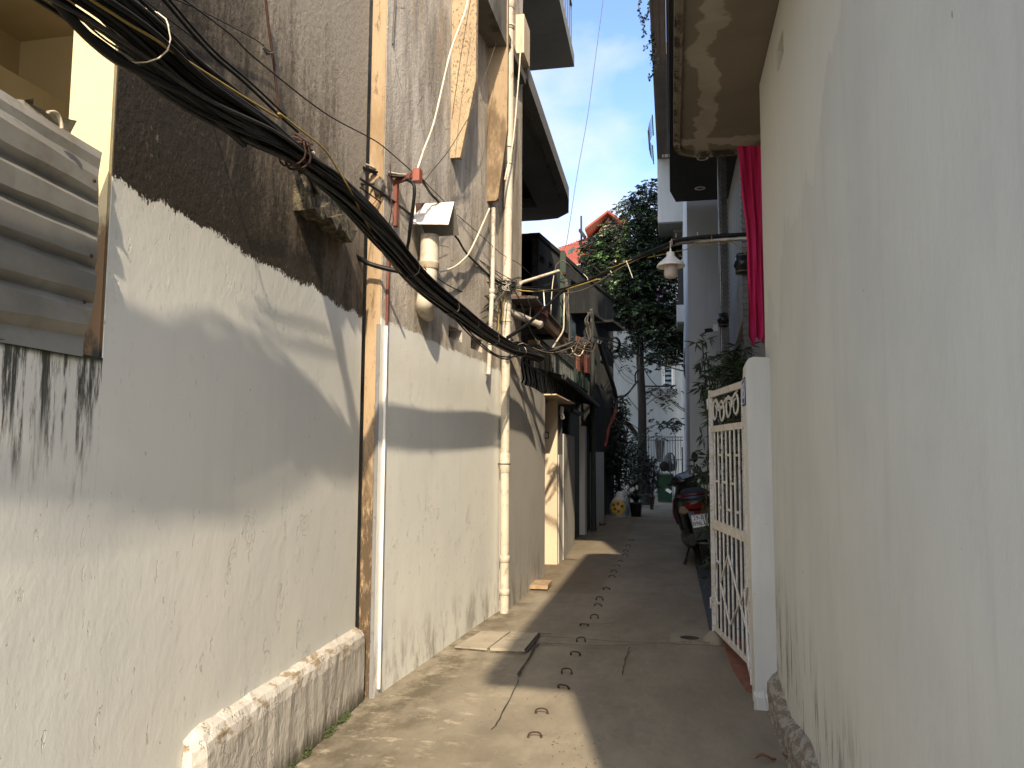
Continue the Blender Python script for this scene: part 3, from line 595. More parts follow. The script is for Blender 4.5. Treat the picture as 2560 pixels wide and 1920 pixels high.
mb = MB(); pz = PX(*ZN(200,490),-1.6,0)
mb.box((-1.95,8.2,PY(1303,165,8.5).z),(PY(1322,165,8.5).x,8.56,PY(1303,72,8.5).z)); t2.part('ledge', mb, M['cream'])
# thin pipes on it
def vert(x0,y0,x1,y1,W,off,n=10):
    pts = []
    for i in range(n+1):
        s = i/n; x = x0+(x1-x0)*s; y = y0+(y1-y0)*s; p = PX(x,y,W[0]+off,W[1]); pts.append(p)
    return pts
mb = MB(); p = vert(966,815,947,1722,W2,.012); mb.tube(p, .011, 8); single('conduit', mb, M['lampw'], p[-1], 'thin white conduit running down the whitewashed wall beside the tan pier', 'conduit')
mb = MB(); p = vert(972,595,967,812,W2,.012); mb.tube(p, .010, 8); single('conduit', mb, M['redprime'], p[-1], 'thin rusty red conduit on the grey wall above the white one', 'conduit')
mb = MB(); p = vert(989,-5,982,110,W2,.008); mb.tube(p, .008, 6); single('conduit', mb, M['cableg'], p[-1], 'thin tan conduit at the top of the grey wall, left of the fins', 'conduit')
mb = MB(); p = vert(1234,520,1231,720,W2,.05)+vert(1230,730,1222,930,W2,.05)+[PX(1220,938,W2[0]+.05,W2[1])]; mb.tube(p, .022, 10)
for yy in (728,742,1000): 
    q = PX(1230,yy,W2[0]+.05,W2[1]); 
    if yy < 990: mb.lathe(q, [(.025,-.025),(.029,-.022),(.029,.022),(.025,.025)], 12)
single('waste_pipe', mb, M['pvcg'], p[-1], 'narrow greyed waste pipe under the second fin, left of the big drain pipe', 'pipe')
# big drain pipe
t = Thing('drain_pipe', PG(1261,1530), 'tall cream drain pipe with joints running from the roof to the paving', 'pipe')
YP = 7.62; ax = lambda y: (PY(1273.5 if y < 300 else 1273.5-(y-300)*(10.5/700) if y < 1000 else 1263-(y-1000)*(2/530), y, YP))
pp = [ax(y) for y in (-1200,-500,0,150,300,450,600,750,900,1050,1200,1350,1450,1532)]; pp[-1].z = 0
mb = MB(); mb.tube(pp, .045, 18); t.part('pipe', mb, M['pvc'])
for y, h, r in ((12,.05,.052),(68,.03,.053),(368,.012,.051),(410,.01,.05),(765,.06,.050),(803,.012,.049),(1158,.10,.053),(1397,.035,.051),(1480,.03,.05)):
    c = ax(y); mb = MB(); mb.lathe(c, [(.045,-h),(r,-h*.9),(r,h*.9),(.045,h)], 18); t.part('coupling', mb, M['pvc'])
mb = MB(); c = ax(886); mb.lathe(c, [(.046,-.055),(.052,-.05),(.052,.05),(.046,.055)], 18); t.part('collar', mb, M['conc'])
for y in (68,1160): mb = MB(); c = ax(y); mb.lathe(c, [(.054,-.006),(.056,-.004),(.056,.004),(.054,.006)], 18); mb.bar(c+Vector((-.05,0,0)), c+Vector((-.12,.02,0)), .012); t.part('clip', mb, M['rust'])
mb = MB()   # pipe print strip
for k in range(9):
    c = ax(975+k*8); mb.box((c.x+.030,c.y-.0375,c.z-.014),(c.x+.034,c.y-.0335,c.z+.014))
t.part('print_strip', mb, simple('blue print', (.02,.12,.20), .6))
# side branch into the alley
a_, b_ = PY(1272,779,7.72), PY(1350,812,8.2); mb = MB(); mb.tube([a_, a_.lerp(b_,.4), a_.lerp(b_,.41), b_-(b_-a_)*.06, b_], [.037,.037,.037,.037,.046], 14)
single('overflow_pipe', mb, M['pvcg'], a_, 'short greyed overflow pipe sticking out beside the drain pipe below the awning', 'pipe')
# vent pipe with tin hood
YV = 5.42
t = Thing('vent_pipe', PY(1060,770,YV), 'fat cream vent pipe with an elbow and a small tin roof, on the grey wall', 'pipe')
pv = [PY(*ZC(x,y),YV) for x,y in ((965,-60),(960,200),(945,420),(930,650),(915,800))]; e = [PY(*ZC(905,870),YV+.01), PY(*ZC(900,950),YV+.09), PY(*ZC(930,1010),YV+.25)]
mb = MB(); mb.tube(crv(pv+e,4), .070, 18); t.part('pipe', mb, M['pvc'])
mb = MB(); c = PY(*ZC(950,360),YV); mb.lathe(c, [(.072,-.028),(.078,-.025),(.078,.02),(.082,.026),(.072,.028)], 18); t.part('coupling', mb, simple('rust streaked collar', (.55,.46,.34), .6, dirt=(.25,.10,.05), sc=8))
rl, rr = PY(*ZB(768,1150),YV-.02), PY(*ZB(1303,1130),YV-.02); rl.z = rr.z = (rl.z+rr.z)/2
fl_, fr = PY(*ZB(733,1432),YV-.17), PY(*ZB(1222,1440),YV-.17); bz = PY(*ZB(1370,1590),YV+.13)
bl = Vector((fl_.x, YV+.13, bz.z)); br = Vector((bz.x, YV+.13, bz.z))
th = Vector((0,.002,-.004)); mb = MB()
mb.add([rl,rr,fr,fl_, rl+th,rr+th,fr+th,fl_+th], [(0,1,2,3),(7,6,5,4),(0,3,7,4),(1,5,6,2),(3,2,6,7)]); t.part('hood_panel', mb, M['hood'])
mb = MB(); mb.add([rl,bl,br,rr]+[v+Vector((0,-.004,-.003)) for v in (rl,bl,br,rr)], [(0,1,2,3),(7,6,5,4),(0,3,7,4),(2,1,5,6),(3,2,6,7)]); t.part('hood_panel', mb, M['conc'])
mb = MB(); a = rl.lerp(fl_,.0)+Vector((0,-.004,.002)); mb.add([a+Vector((.0,-.001,0)), rl.lerp(rr,.26)+Vector((0,-.005,.001)), rl.lerp(fl_,.55).lerp(rr,.05)+Vector((0,-.006,.002))], [(0,1,2)]); t.part('rust_patch', mb, M['rust'])
# red bracket
Yb = PX(*ZB(480,860),*W2).y; zt = PX(*ZB(480,850),*W2).z; zb_ = PX(*ZB(480,1480),*W2).z; xo = PY(*ZB(810,800),Yb).x; xw = wx(W2,Yb)
t = Thing('wall_bracket', (xw,Yb,zb_), 'red oxide steel bracket holding a bunch of cables on the grey wall', 'bracket')
mb = MB(); mb.box((xw,Yb-.02,zb_),(xw+.025,Yb+.025,zt)); t.part('upright', mb, M['redprime'])
mb = MB(); mb.bar((xw,Yb,zt),(xo,Yb-.02,zt+.035),.035); t.part('arm', mb, M['redprime'])
mb = MB(); mb.box((xo-.028,Yb-.05,zt-.02),(xo+.022,Yb+.02,zt+.07)); t.part('block', mb, simple('red clay insulator', (.24,.07,.045), .5))
# --- low white wall with door recess
z3a = PX(*DD(1105,823),*W3).z; z3b = PX(*DD(1170,851),*W3).z
t = Thing('garden_wall', (-1.7,9,0), 'low whitewashed wall with a doorway recess, between the drain pipe and the dark gate', 'wall')
mb = MB(); mb.prism([(7.70,-.1),(10.05,-.1),(10.05,z3b),(9.2,z3b+.03),(8.6,z3a+.02),(8.1,z3a+.05),(7.70,z3a+.06)], left(W3), 0, .2); t.part('wall', mb, M['wall3'])
Yd = 10.98; mb = MB(); mb.box((-2.4,Yd,-.1),(-1.614,Yd+.08,2.4)); t.part('reveal', mb, M['cream'])
mb = MB(); mb.box((-2.3,10.05,-.1),(-2.2,Yd,2.4)); t.part('door', mb, M['brown'])
zst = PY(1392,1137,Yd).z
mb = MB(); mb.box((-1.8,Yd+.081,-.1),(-1.60,11.45,zst)); t.part('stub', mb, M['wall3'])
zw4 = PY(1418,1085,11.6).z; mb = MB(); mb.prism([(11.451,-.1),(13.5,-.1),(13.5,zw4),(11.451,zw4+.0)], lambda u,v,d: (-1.585-(u-11.45)*.045-d, u, v), 0, .18); t.part('wall', mb, M['wall3'])
c = PY(1366,1088,Yd); mb = MB(); mb.box((c.x-.04,Yd-.018,c.z-.05),(c.x+.04,Yd-.001,c.z+.05)); b = t.part('bell_box', mb, M['brown']); mb = MB(); mb.box((c.x-.024,Yd-.024,c.z-.032),(c.x+.024,Yd-.0185,c.z+.032)); t.part('bell_plate', mb, M['lampw'], b)
zc0 = PY(1369,1003,10.0).z; zc1 = PY(1369,985,10.0).z; xs_ = PY(1391,990,9.98).x
t = Thing('door_canopy', (-1.75,11,2.3), 'small cream concrete canopy jutting over the doorway in the low wall', 'canopy')
mb = MB(); mb.box((-2.35,9.98,z3b+.0),(PY(1349,990,9.98).x*.0+xs_,11.95,zc1)); t.part('slab', mb, M['cream'])
mb = MB(); q = PY(1405,1035,11.3); mb.tube([(q.x,11.3,zc0),(q.x,11.28,zc0-.10),(q.x+.02,11.22,zc0-.17)], .03, 10); t.part('lamp_holder', mb, M['lampw'])
mb = MB(); mb.box((-1.66,11.35,zst),(-1.60,11.44,zc0)); mb.box((-1.70,11.00,zst),(-1.66,11.06,zc0)); t.part('frame_post', mb, M['iron'])
# --- grille on top of the low wall
t = Thing('iron_grille', (-1.75,10,2.3), 'dark iron bar grille standing on top of the low whitewashed wall', 'grille')
mb = MB()
y = 7.78
while y < 13.9:
    zb = z3b+.0 if y > 9.9 else z3a+.03
    k = U(-.01,.01); mb.tube(crv([(-1.76,y,zb-.05),(-1.71+k,y,zb+.10),(-1.74+k,y,zb+.28),(-1.75,y,zb+.8)],3), .006, 5); y += .105
t.part('bars', mb, M['irong'])
for z in (z3b+.33, z3b+.78): mb = MB(); mb.bar((-1.74,7.76,z),(-1.74,13.9,z),.02,.02); t.part('rail', mb, M['iron'])
# --- awning over it
xa = -1.42; ya0 = 8.35; za = PX(1357,778,xa,0); ya0 = za.y; yb0 = PX(1426,853,xa,0).y; za = za.z
t = Thing('awning', (-2.2,9.5,za), 'low awning with a brown outer beam above the iron grille', 'awning')
mb = MB(); mb.box((xa-.07,ya0,za-.11),(xa,yb0,za+.03)); t.part('beam', mb, M['brown'])
mb = MB(); mb.box((-3.4,ya0-.6,za+.031),(xa+.02,yb0,za+.055)); t.part('roof_sheet', mb, simple('dark board', (.06,.05,.045), .8))
for k in range(3): mb = MB(); yy = ya0+.2+k*.85; mb.box((-3.3,yy,za-.03),(xa-.071,yy+.05,za+.03)); t.part('joist', mb, M['iron'])
t = Thing('tin_lean_to', (-1.7,8.6,3.3), 'small patched tin lean-to roof beside the drain pipe, above the awning', 'roof')
q = [PY(1278,744,8.6),PY(1342,748,9.2),PY(1336,771,8.5),PY(1281,770,8.2)]; mb = MB(); mb.add(q+[v+Vector((0,0,-.015)) for v in q], [(0,1,2,3),(7,6,5,4),(0,4,5,1),(1,5,6,2),(2,6,7,3),(3,7,4,0)]); t.part('sheet', mb, M['conc'])
q = [PY(1279,741,8.1),PY(1320,738,8.4),PY(1322,743,8.4),PY(1280,746,8.1)]; mb = MB(); mb.add(q+[v+Vector((0,.1,0)) for v in q], [(0,1,2,3),(7,6,5,4),(0,4,5,1),(2,6,7,3)]); t.part('flashing', mb, M['redprime'])
q = [PY(1320,742,8.45),PY(1345,745,9.1),PY(1338,768,8.9)]; mb = MB(); mb.add(q+[v+Vector((0,.02,.02)) for v in q], [(0,1,2),(5,4,3),(0,3,4,1),(1,4,5,2)]); t.part('patch', mb, M['cream'])
q = PY(1348,775,8.4); mb = MB(); mb.box((q.x-.05,8.4,q.z-.035),(q.x+.05,8.7,q.z+.035)); t.part('red_box', mb, M['redprime'])
# --- recessed house behind with two balcony slabs
t = Thing('recessed_house', (-3.2,11,0), 'set back house whose two big concrete balconies jut into the sky', 'house')
mb = MB(); mb.box((-3.4,8.45,0),(-3.2,14.5,9.2)); mb.box((-6,8.45,0),(-3.2,8.6,9.2)); t.part('wall', mb, M['conc'])
def rslab(x0,x1,y0,y1,z0,z1,r,hole=None):
    o_ = [(x0,y0),(x1,y0)]+[(x1-r+r*math.cos(a*math.pi/16), y1-r+r*math.sin(a*math.pi/16)) for a in range(9)]+[(x0,y1)]
    mb = MB(); mb.prism(o_, lambda u,v,d: (u,v,d), z0, z1, [hole] if hole else []); return mb
qa = PX(*ZN(545,1530),-1.84,0); zl = 6.0
f = lambda x,y,z: (lambda d: tuple((C0+d*((z-HC)/d.z))[:2]))(ray(*ZN(x,y)))
e0 = f(235,600,zl); e1 = f(540,1480,zl); e2 = f(330,1632,zl)
yF = e2[1]; b_s = (e1[0]-e0[0])/(e1[1]-e0[1])
o_ = [(-3.3,8.6),(e0[0]-b_s*(e0[1]-8.6),8.6),e0,e1,(e1[0]-.10,(e1[1]+yF)/2+.18),(e1[0]-.35,yF-.06),(e2[0],yF),(-3.3,yF)]
h_ = [f(190,1300,zl),f(305,1535,zl),(-3.1,f(305,1535,zl)[1]),(-3.1,f(190,1300,zl)[1])]
mb = MB(); mb.prism(o_, lambda u,v,d: (u,v,d), zl, zl+.22, [h_]); p_ = t.part('balcony_slab', mb, M['concd'])
mb = MB(); mb.prism([(a,b) for a,b in h_], lambda u,v,d: (u,v,d), zl+.18, zl+.2); t.part('skylight_hatch', mb, M['iron'])
mb = MB(); mb.prism([(e0[0]-.16,8.7),(e0[0]-.10,8.7),(e1[0]-.10,e1[1]-.05),(e1[0]-.16,e1[1]-.05)], lambda u,v,d: (u,v,d), zl-.03, zl+.001); t.part('drip_moulding', mb, M['conc'])
zu = 9.0; g0 = f(470,0,zu); g1 = f(580,495,zu); g2 = f(245,525,zu); bb = (g1[0]-g0[0])/(g1[1]-g0[1])
mb = MB(); mb.prism([(-3.3,8.6),(g0[0]-bb*(g0[1]-8.6),8.6),(g1[0],g1[1]),(g2[0],g2[1]),(-3.3,g2[1])], lambda u,v,d: (u,v,d), zu, zu+.24); t.part('balcony_slab', mb, M['concd'])
for i in range(14):
    y = g1[1]-.1-i*.32; mb = MB() if i == 0 else mb
    mb.bar((g1[0]+bb*(y-g1[1])-.05,y,zu+.24),(g1[0]+bb*(y-g1[1])-.05,y,zu+1.2),.02)
mb.bar((g1[0]-.05,g1[1]-.1,zu+1.2),(g1[0]+bb*(-4.4)-.05,g1[1]-4.5,zu+1.2),.04); t.part('railing', mb, M['iron'])
# --- mould-black building with slotted parapet
B4 = (-4.473, .144); B = Thing('blackened_building', (-2.4,17,0), 'mould blackened building with a slotted roof parapet on the left, beyond the recessed house', 'building')
def p4(x, y): p = PX(*ZD(x,y),*B4); return (p.y, p.z)
zt4 = PX(1346,594,*B4); y40 = zt4.y; z40 = zt4.z
hol = []
for (xa_,ya_,xb_,yb_) in ((822,62,893,128),(952,186,1008,238),(1176,362,1194,398),(1252,428,1336,512)):
    a = p4(xa_,ya_); b = p4(xb_,yb_); hh = .14; zm = z40-.30
    hol.append([(a[0],zm-hh),(b[0],zm-hh),(b[0],zm),(a[0],zm)])
mb = MB(); mb.prism([(y40,-.1),(20.6,-.1),(20.6,z40),(y40,z40)], left(B4), 0, .14, hol); B.part('side_wall', mb, M['grime'])
mb = MB(); xf = B4[0]+B4[1]*y40; x0 = PY(1303,600,y40).x; zs0 = PY(1303,613,y40).z; zs1 = PY(1303,603,y40).z
mb.prism([(-5.5,-.1),(xf-.15,-.1),(xf-.15,z40),(-5.5,z40)], lambda u,v,d: (u,y40+d,v), 0, .14, [[(x0-.6,zs0),(PY(1330,610,y40).x,zs0),(PY(1330,610,y40).x,zs1),(x0-.6,zs1)]]); B.part('front_wall', mb, M['black'])
mb = MB(); mb.prism([(y40-.03,z40),(20.6,z40),(20.6,z40+.09),(y40-.03,z40+.09)], left(B4), -.03, .17); B.part('coping', mb, M['black'])
mb = MB(); mb.box((-5.5,y40-.03,z40+.001),(xf-.175,y40+.17,z40+.085)); B.part('coping', mb, M['black'])
mb = MB(); q0 = (xf-.35, y40-.01); 
for zz0, s in ((3.9,.10),(3.75,.14),(3.6,.1)): mb.box((x0+.15,y40-.012,zz0),(x0+.15+s*2.2,y40-.001,zz0+.14))
B.part('bare_patch', mb, M['tan'])
# shutters, hoods, slit windows on its side
def onB4(name, x0,y0,x1,y1, mat, d0, d1, label=None, slat=0):
    a = PX(x0,y0,*B4); b = PX(x1,y1,*B4); ya,yb = sorted((a.y,b.y)); za_,zb = sorted((a.z,b.z)); mb = MB()
    mb.prism([(ya,za_),(yb,za_),(yb,zb),(ya,zb)], left(B4), d0, d1)
    if slat:
        for k in range(slat):
            z = za_+(zb-za_)*(k+.5)/slat; mb.prism([(ya+.06,z-.012),(yb-.06,z-.012),(yb-.06,z+.012),(ya+.06,z+.012)], left(B4), d1-.001-.03, d1-.001)
    return B.part(name, mb, mat, None, label)
onB4('shutter', 1457,848,1474,938, M['redw'], -.01, -.05, None, 22); onB4('shutter', 1438,840,1455,938, M['redw'], -.01, -.05, None, 22)
onB4('window', 1425,800,1436,850, M['glassd'], -.01, -.03); onB4('window', 1500,868,1508,905, M['glassd'], -.01, -.03)
for x0,y0,x1 in ((1426,783,1462),(1486,806,1520)):
    a = PX(x0,y0,*B4); b = PX(x1,y0,*B4); mb = MB(); mb.prism([(a.y,a.z),(b.y,a.z),(b.y,a.z+.06),(a.y,a.z+.06)], left(B4), .0, -.45); B.part('window_hood', mb, M['black'])
# lower street walls beyond the black gate
t = Thing('dark_gate', (-1.72,14.2,0), 'black sheet gate standing in shade beyond the low white wall', 'gate')
mb = MB(); mb.box((-1.80,13.51,0),(-1.76,14.9,2.3)); t.part('leaf', mb, M['iron']); mb = MB(); mb.box((-1.82,13.505,2.301),(-1.70,15.0,2.36)); t.part('lintel', mb, M['iron'])
t = Thing('street_wall', (-1.7,17,0), 'grey white low wall with piers in deep shade past the black gate', 'wall')
mb = MB(); mb.box((-1.85,15.0,-.1),(-1.665,15.35,2.1)); t.part('pier', mb, M['white'])
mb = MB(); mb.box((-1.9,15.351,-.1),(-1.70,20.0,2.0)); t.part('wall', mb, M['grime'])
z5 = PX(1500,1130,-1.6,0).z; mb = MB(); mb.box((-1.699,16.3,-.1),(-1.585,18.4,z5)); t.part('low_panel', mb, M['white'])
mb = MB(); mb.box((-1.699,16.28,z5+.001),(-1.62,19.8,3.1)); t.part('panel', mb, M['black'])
t = Thing('gate_roof', (-1.75,14,2.9), 'dark sloping sheet roof above the black gate', 'roof')
q = [PX(*ZE(1500,640),-1.55,0),PX(*ZE(2140,1190),-1.55,0)]; mb = MB(); a,b = q
mb.add([a,b,b+Vector((-1.2,0,.35)),a+Vector((-1.2,0,.35))]+[v+Vector((0,0,-.05)) for v in (a,b,b+Vector((-1.2,0,.35)),a+Vector((-1.2,0,.35)))], [(0,1,2,3),(7,6,5,4),(0,4,5,1),(1,5,6,2),(2,6,7,3),(3,7,4,0)]); t.part('sheet', mb, M['black'])
mb = MB(); mb.tube([a+Vector((.04,0,-.03)),b+Vector((.04,0,-.03))], .04, 8); t.part('gutter', mb, M['iron'])
# green sheeted balcony cage behind it
a = PX(*ZE(1540,330),-1.9,0); b = PX(*ZE(1900,940),-1.9,0)
mb = MB(); mb.box((-1.93,a.y,b.z*.0+PX(*ZE(1640,700),-1.9,0).z),(-1.9,b.y+1.2,a.z)); 
for i in range(14): yy = a.y+i*.25; mb.box((-1.9,yy,PX(*ZE(1640,700),-1.9,0).z),(-1.885,yy+.06,a.z))
single('green_screen', mb, M['green'], (-1.9,a.y,a.z-1), 'dark green ribbed screen above the gate roof, below the red shutters', 'screen')
# posts
g = PY(1407,1130,11.0); zt_ = PY(1407,626,11.0).z; t = Thing('wooden_post', (g.x,11,0), 'dark green painted post with a rounded top, wrapped in wires above the awning', 'post')
mb = MB(); r_ = .042; mb.prism([(g.x-r_,za),(g.x+r_,za),(g.x+r_,zt_-.05),(g.x+r_*.6,zt_),(g.x-r_*.6,zt_),(g.x-r_,zt_-.05)], lambda u,v,d: (u,11+d,v), 0, .06); t.part('shaft', mb, M['green'])
for zz_ in (zt_-.35,): mb = MB(); mb.box((g.x+.0,10.97,zz_-.02),(g.x+.05,10.999,zz_+.02)); t.part('bolt', mb, M['rust'])
g = PG(1484,1328); t = Thing('utility_pole', (g.x,g.y,0), 'dark utility pole loaded with cable coils, beyond the gate roof on the left', 'pole')
zt_ = PY(1478,770,g.y).z; mb = MB(); mb.tube([(g.x,g.y,0),(g.x-.01,g.y,3),(g.x-.02,g.y,zt_)], [.058,.05,.042], 10); t.part('shaft', mb, simple('tarred pole', (.022,.028,.026), .8))
q = PY(1478,778,g.y); mb = MB(); mb.lathe((q.x,q.y,q.z), [(.0,-.10),(.05,-.10),(.03,-.05),(.055,-.04),(.03,.0),(.055,.02),(.0,.08)], 12); t.part('insulator', mb, M['cableg'])
# ================================================================ RIGHT SIDE
XR = .63
t = Thing('white_house', (1.5,3,0), 'house on the right with a plain grey white wall and a stained balcony slab overhead', 'house')
rc = lambda u,v,d: (XR+d, u, v)
mb = MB(); mb.prism([(-.10,-.1),(5.42,-.1),(5.42,4.168),(-.10,4.168)], rc, 0, .22, [[(4.285,3.805),(4.53,3.805),(4.53,3.945),(4.285,3.945)]]); t.part('wall', mb, M['rwall'])
mb = MB(); mb.box((XR+.25,-.10,0),(5,5.42,4.16)); t.part('inner_block', mb, M['rwall']); mb = MB(); mb.box((XR+.10,4.27,3.79),(XR+.24,4.545,3.96)); t.part('vent_shade_box', mb, simple('painted vent shade', (.05,.04,.03), .9))  # dark box in the vent hole paints the shade of its depth
def rrect(x0,y0,x1,y1,r):
    return [(x0,y0),(x1,y0),(x1,y1)]+[(x0+r-r*math.sin(a*math.pi/20), y1-r*.8+r*.8*math.cos(a*math.pi/20)) for a in range(11)]
mb = MB(); mb.prism(rrect(.044,-.12,5,6.70,.30), lambda u,v,d: (u,v,d), 4.185, 4.36); t.part('balcony_slab', mb, M['soffit'])
o_ = rrect(.044,-.12,5,6.70,.30); i_ = rrect(.100,-.06,4.9,6.64,.26)   # drip moulding = outer ring slightly lower
mb = MB(); mb.prism(o_, lambda u,v,d: (u,v,d), 4.160, 4.184, [i_]); t.part('drip_moulding', mb, M['soffit'])
mb = MB(); mb.prism(rrect(.078,-.1,4.95,6.66,.28), lambda u,v,d: (u,v,d), 4.150, 4.1595, [rrect(.094,-.08,4.9,6.645,.265)]); t.part('drip_bead', mb, M['soffit'])
# rough footing at its base
prof = [(0,.16),(-.03,.15),(-.055,.11),(-.05,.0),(-.06,-.05)]; ring = []; ys_ = [2.6+.05*i for i in range(57)]
for y in ys_:
    k = 1+.0*y; s = .55+.45*min(1,(5.42-y)/.25+.4)
    for d, z in prof: ring.append((XR+d*s*(1.15 if z < .13 else 1)+U(-.005,.005), y, z*(1.0+.25*math.sin(y*5.1))*s+U(-.008,.008)+.03))
m_ = 5; mb = MB(); mb.add(ring, [(i*m_+j, i*m_+j+1, (i+1)*m_+j+1, (i+1)*m_+j) for i in range(len(ys_)-1) for j in range(m_-1)])
mb.add(ring[-m_:], [tuple(range(m_))])
def foot_mat():
    m = NM('crumbling footing', .95); x,y,z = m.xyz(); c = m.step(m.noise((14,9,20),6,.75),.46,.56)
    col = m.mix(c, (.26,.22,.17), (.46,.43,.37)); m.color(col); m.bump(m.noise((24,14,24),6,.75), .05); return m.m
t.part('footing', mb, foot_mat())
# gate pier with rounded top
GP = Thing('gate_pier', (.57,5.2,0), 'white rendered gate pier with a rounded top, built against the house wall', 'pier')
q0 = PY(1857,905,5.2); xl0, xl1 = .487, .512
o_ = [(.498,-.02),(.476,2.10),(.480,2.17),(.500,2.215),(.53,2.225),(.655,2.215),(.655,-.02)]
mb = MB(); mb.prism(o_, lambda u,v,d: (u,5.20+d,v), 0, .20); GP.part('shaft', mb, M['rpier'])
mb = MB()
ring = []; nf = 15
for i in range(nf):
    x = .485+.15*i/(nf-1); ring += [(x,5.199,.10+U(-.008,.008)),(x,5.175+U(-.006,.006),.07),(x,5.168+U(-.008,.008),-.01)]
mb.add(ring, [(i*3+j, i*3+j+1, i*3+j+4, i*3+j+3) for i in range(nf-1) for j in (0,1)]); GP.part('footing', mb, M['rpier'])
# ---- house number plate on the pier's alley face
t = Thing('house_number_plate', (.475,5.33,1.96), 'small blue enamel plate with white digits beside the gate top', 'number plate')
zp1, zp0 = PY(1862,946,5.3).z, PY(1862,1014,5.3).z
mb = MB(); mb.box((.470,5.205,zp0),(.4755,5.405,zp1)); t.part('plate', mb, M['blue'])
mb = MB(); zc_ = (zp0+zp1)/2
def rectring(x, y0,y1,z0,z1,w_):
    m = MB(); m.box((x,y0,z0),(x+.0025,y1,z0+w_)); m.box((x,y0,z1-w_),(x+.0025,y1,z1)); m.box((x,y0,z0+w_),(x+.0025,y0+w_,z1-w_)); m.box((x,y1-w_,z0+w_),(x+.0025,y1,z1-w_)); return m
t.part('border', rectring(.4682,5.215,5.395,zp0+.012,zp1-.012,.005), M['signw'])
def text_obj(s, size, M4, mat, name, th, extr=.001, sx=1.0):
    cu = bpy.data.curves.new(name, 'FONT'); cu.body = s; cu.size = size; cu.extrude = extr; cu.align_x = 'CENTER'; cu.align_y = 'CENTER'; cu.offset = .0
    tmp = bpy.data.objects.new('tmp', cu); COL.objects.link(tmp); bpy.context.view_layer.update()
    me = bpy.data.meshes.new_from_object(tmp.evaluated_get(bpy.context.evaluated_depsgraph_get())); bpy.data.objects.remove(tmp)
    b = MB(); b.add([M4 @ Vector((v.co.x*sx, v.co.y, v.co.z)) for v in me.vertices], [tuple(p.vertices) for p in me.polygons])
    return th.part(name, b, mat)
MT = Matrix(((0,0,-1,.4688),(-1,0,0,5.305),(0,1,0,zc_),(0,0,0,1)))
text_obj('15', .15, MT, M['signw'], 'digits', t)
# ---- open gate: two folding leaves
G = Thing('iron_gate', (.36,6.9,0), 'cream painted iron bar gate with scroll top and diamond ornament, standing half open', 'gate')
Pf = Vector((.335,6.92,0)); Pm = Vector((.515,5.86,0)); Pn = Vector((.500,5.42,0))
ztop = 2.10; z2 = 1.80; zm1, zm0 = 1.03, .955; zbt = .12
def gl(a, b, s, z): p = a.lerp(b, s); return Vector((p.x,p.y,z))
for a, b, z, h in ((Pf,Pm,ztop,.05),(Pm,Pn,ztop,.05),(Pf,Pm,z2,.05),(Pm,Pn,z2,.05),(Pf,Pm,(zm0+zm1)/2,.075),(Pm,Pn,(zm0+zm1)/2,.075),(Pf,Pm,zbt,.035),(Pm,Pn,zbt,.035)):
    mb = MB(); mb.bar(gl(a,b,.0,z), gl(a,b,1,z), .022, h); G.part('rail', mb, M['gatew'])
mb = MB(); mb.bar((Pf.x,Pf.y,-.02),(Pf.x,Pf.y,ztop+.04),.035,.035); G.part('outer_post', mb, M['gatew'])
mb = MB(); mb.box((Pf.x+.025,Pf.y+.02,0),(Pf.x+.06,Pf.y+.05,2.05)); G.part('back_post', mb, M['iron'])
mb = MB(); mb.bar((Pm.x,Pm.y,zbt),(Pm.x,Pm.y,ztop),.026,.026); G.part('fold_stile', mb, M['gatew'])
mb = MB(); mb.bar((Pn.x,Pn.y,zbt-.04),(Pn.x,Pn.y,ztop),.024,.024); G.part('hinge_stile', mb, M['gatew'])
for z in (2.02, .32): mb = MB(); mb.lathe((Pf.x-.022,Pf.y-.01,z), [(.0,-.05),(.011,-.045),(.011,.045),(0,.05)], 8); G.part('latch', mb, M['gatew'])
def gbars(a, b, n):
    for i in range(1, n):
        s = i/n; mb = MB(); mb.tube([gl(a,b,s,zbt+.01), gl(a,b,s,z2-.02)], .0085, 8); G.part('bar', mb, M['gatew'])
gbars(Pf, Pm, 8); gbars(Pm, Pn, 4)
for k, z in ((0,1.58),(2,1.58),(4,1.58),(6,1.58),(1,1.36),(3,1.36),(5,1.36),(0,1.15),(2,1.15),(4,1.15),(6,1.15)):
    mb = MB(); mb.bar(gl(Pf,Pm,k/8,z), gl(Pf,Pm,(k+1)/8,z), .014,.018); G.part('cross_piece', mb, M['gatew'])
def gpath(pts, a=Pf, b=Pm, off=-.014): 
    d = (b-a).normalized(); nrm = Vector((-d.y,d.x,0)); nrm = nrm if nrm.x < 0 else -nrm
    return [gl(a,b,s,z)+nrm*(-off) for s, z in pts]
mb = MB(); mb.tube(gpath([(.30,.54),(.56,.80)]), .009, 6); mb.tube(gpath([(.56,.80),(1.02,.36)]), .009, 6); mb.tube(gpath([(.30,.54),(.58,.27)]), .009, 6); mb.tube(gpath([(.58,.27),(1.02,.62)]), .009, 6); G.part('diamond', mb, M['gatew'])
mb = MB(); mb.tube(gpath([(.0,.62),(.9,.16)], Pm, Pn), .009, 6); mb.tube(gpath([(.1,.50),(.8,.70)], Pm, Pn), .009, 6); G.part('diamond', mb, M['gatew'])
mb = MB(); mb.tube(crv(gpath([(.27,.69),(.20,.70),(.13,.64),(.10,.53),(.13,.43),(.20,.36),(.26,.37)]),4), .010, 6); G.part('ornament', mb, M['gatew'])
def scroll(cx, cz, r, turns, a0, sgn=1):
    pts = []
    for i in range(int(22*turns)): t_ = i/22; a = a0+sgn*t_*2*math.pi; rr = r*(1-.55*t_/turns); pts.append((cx+rr*math.cos(a)/1.07, cz+rr*math.sin(a)*1.0))
    return pts
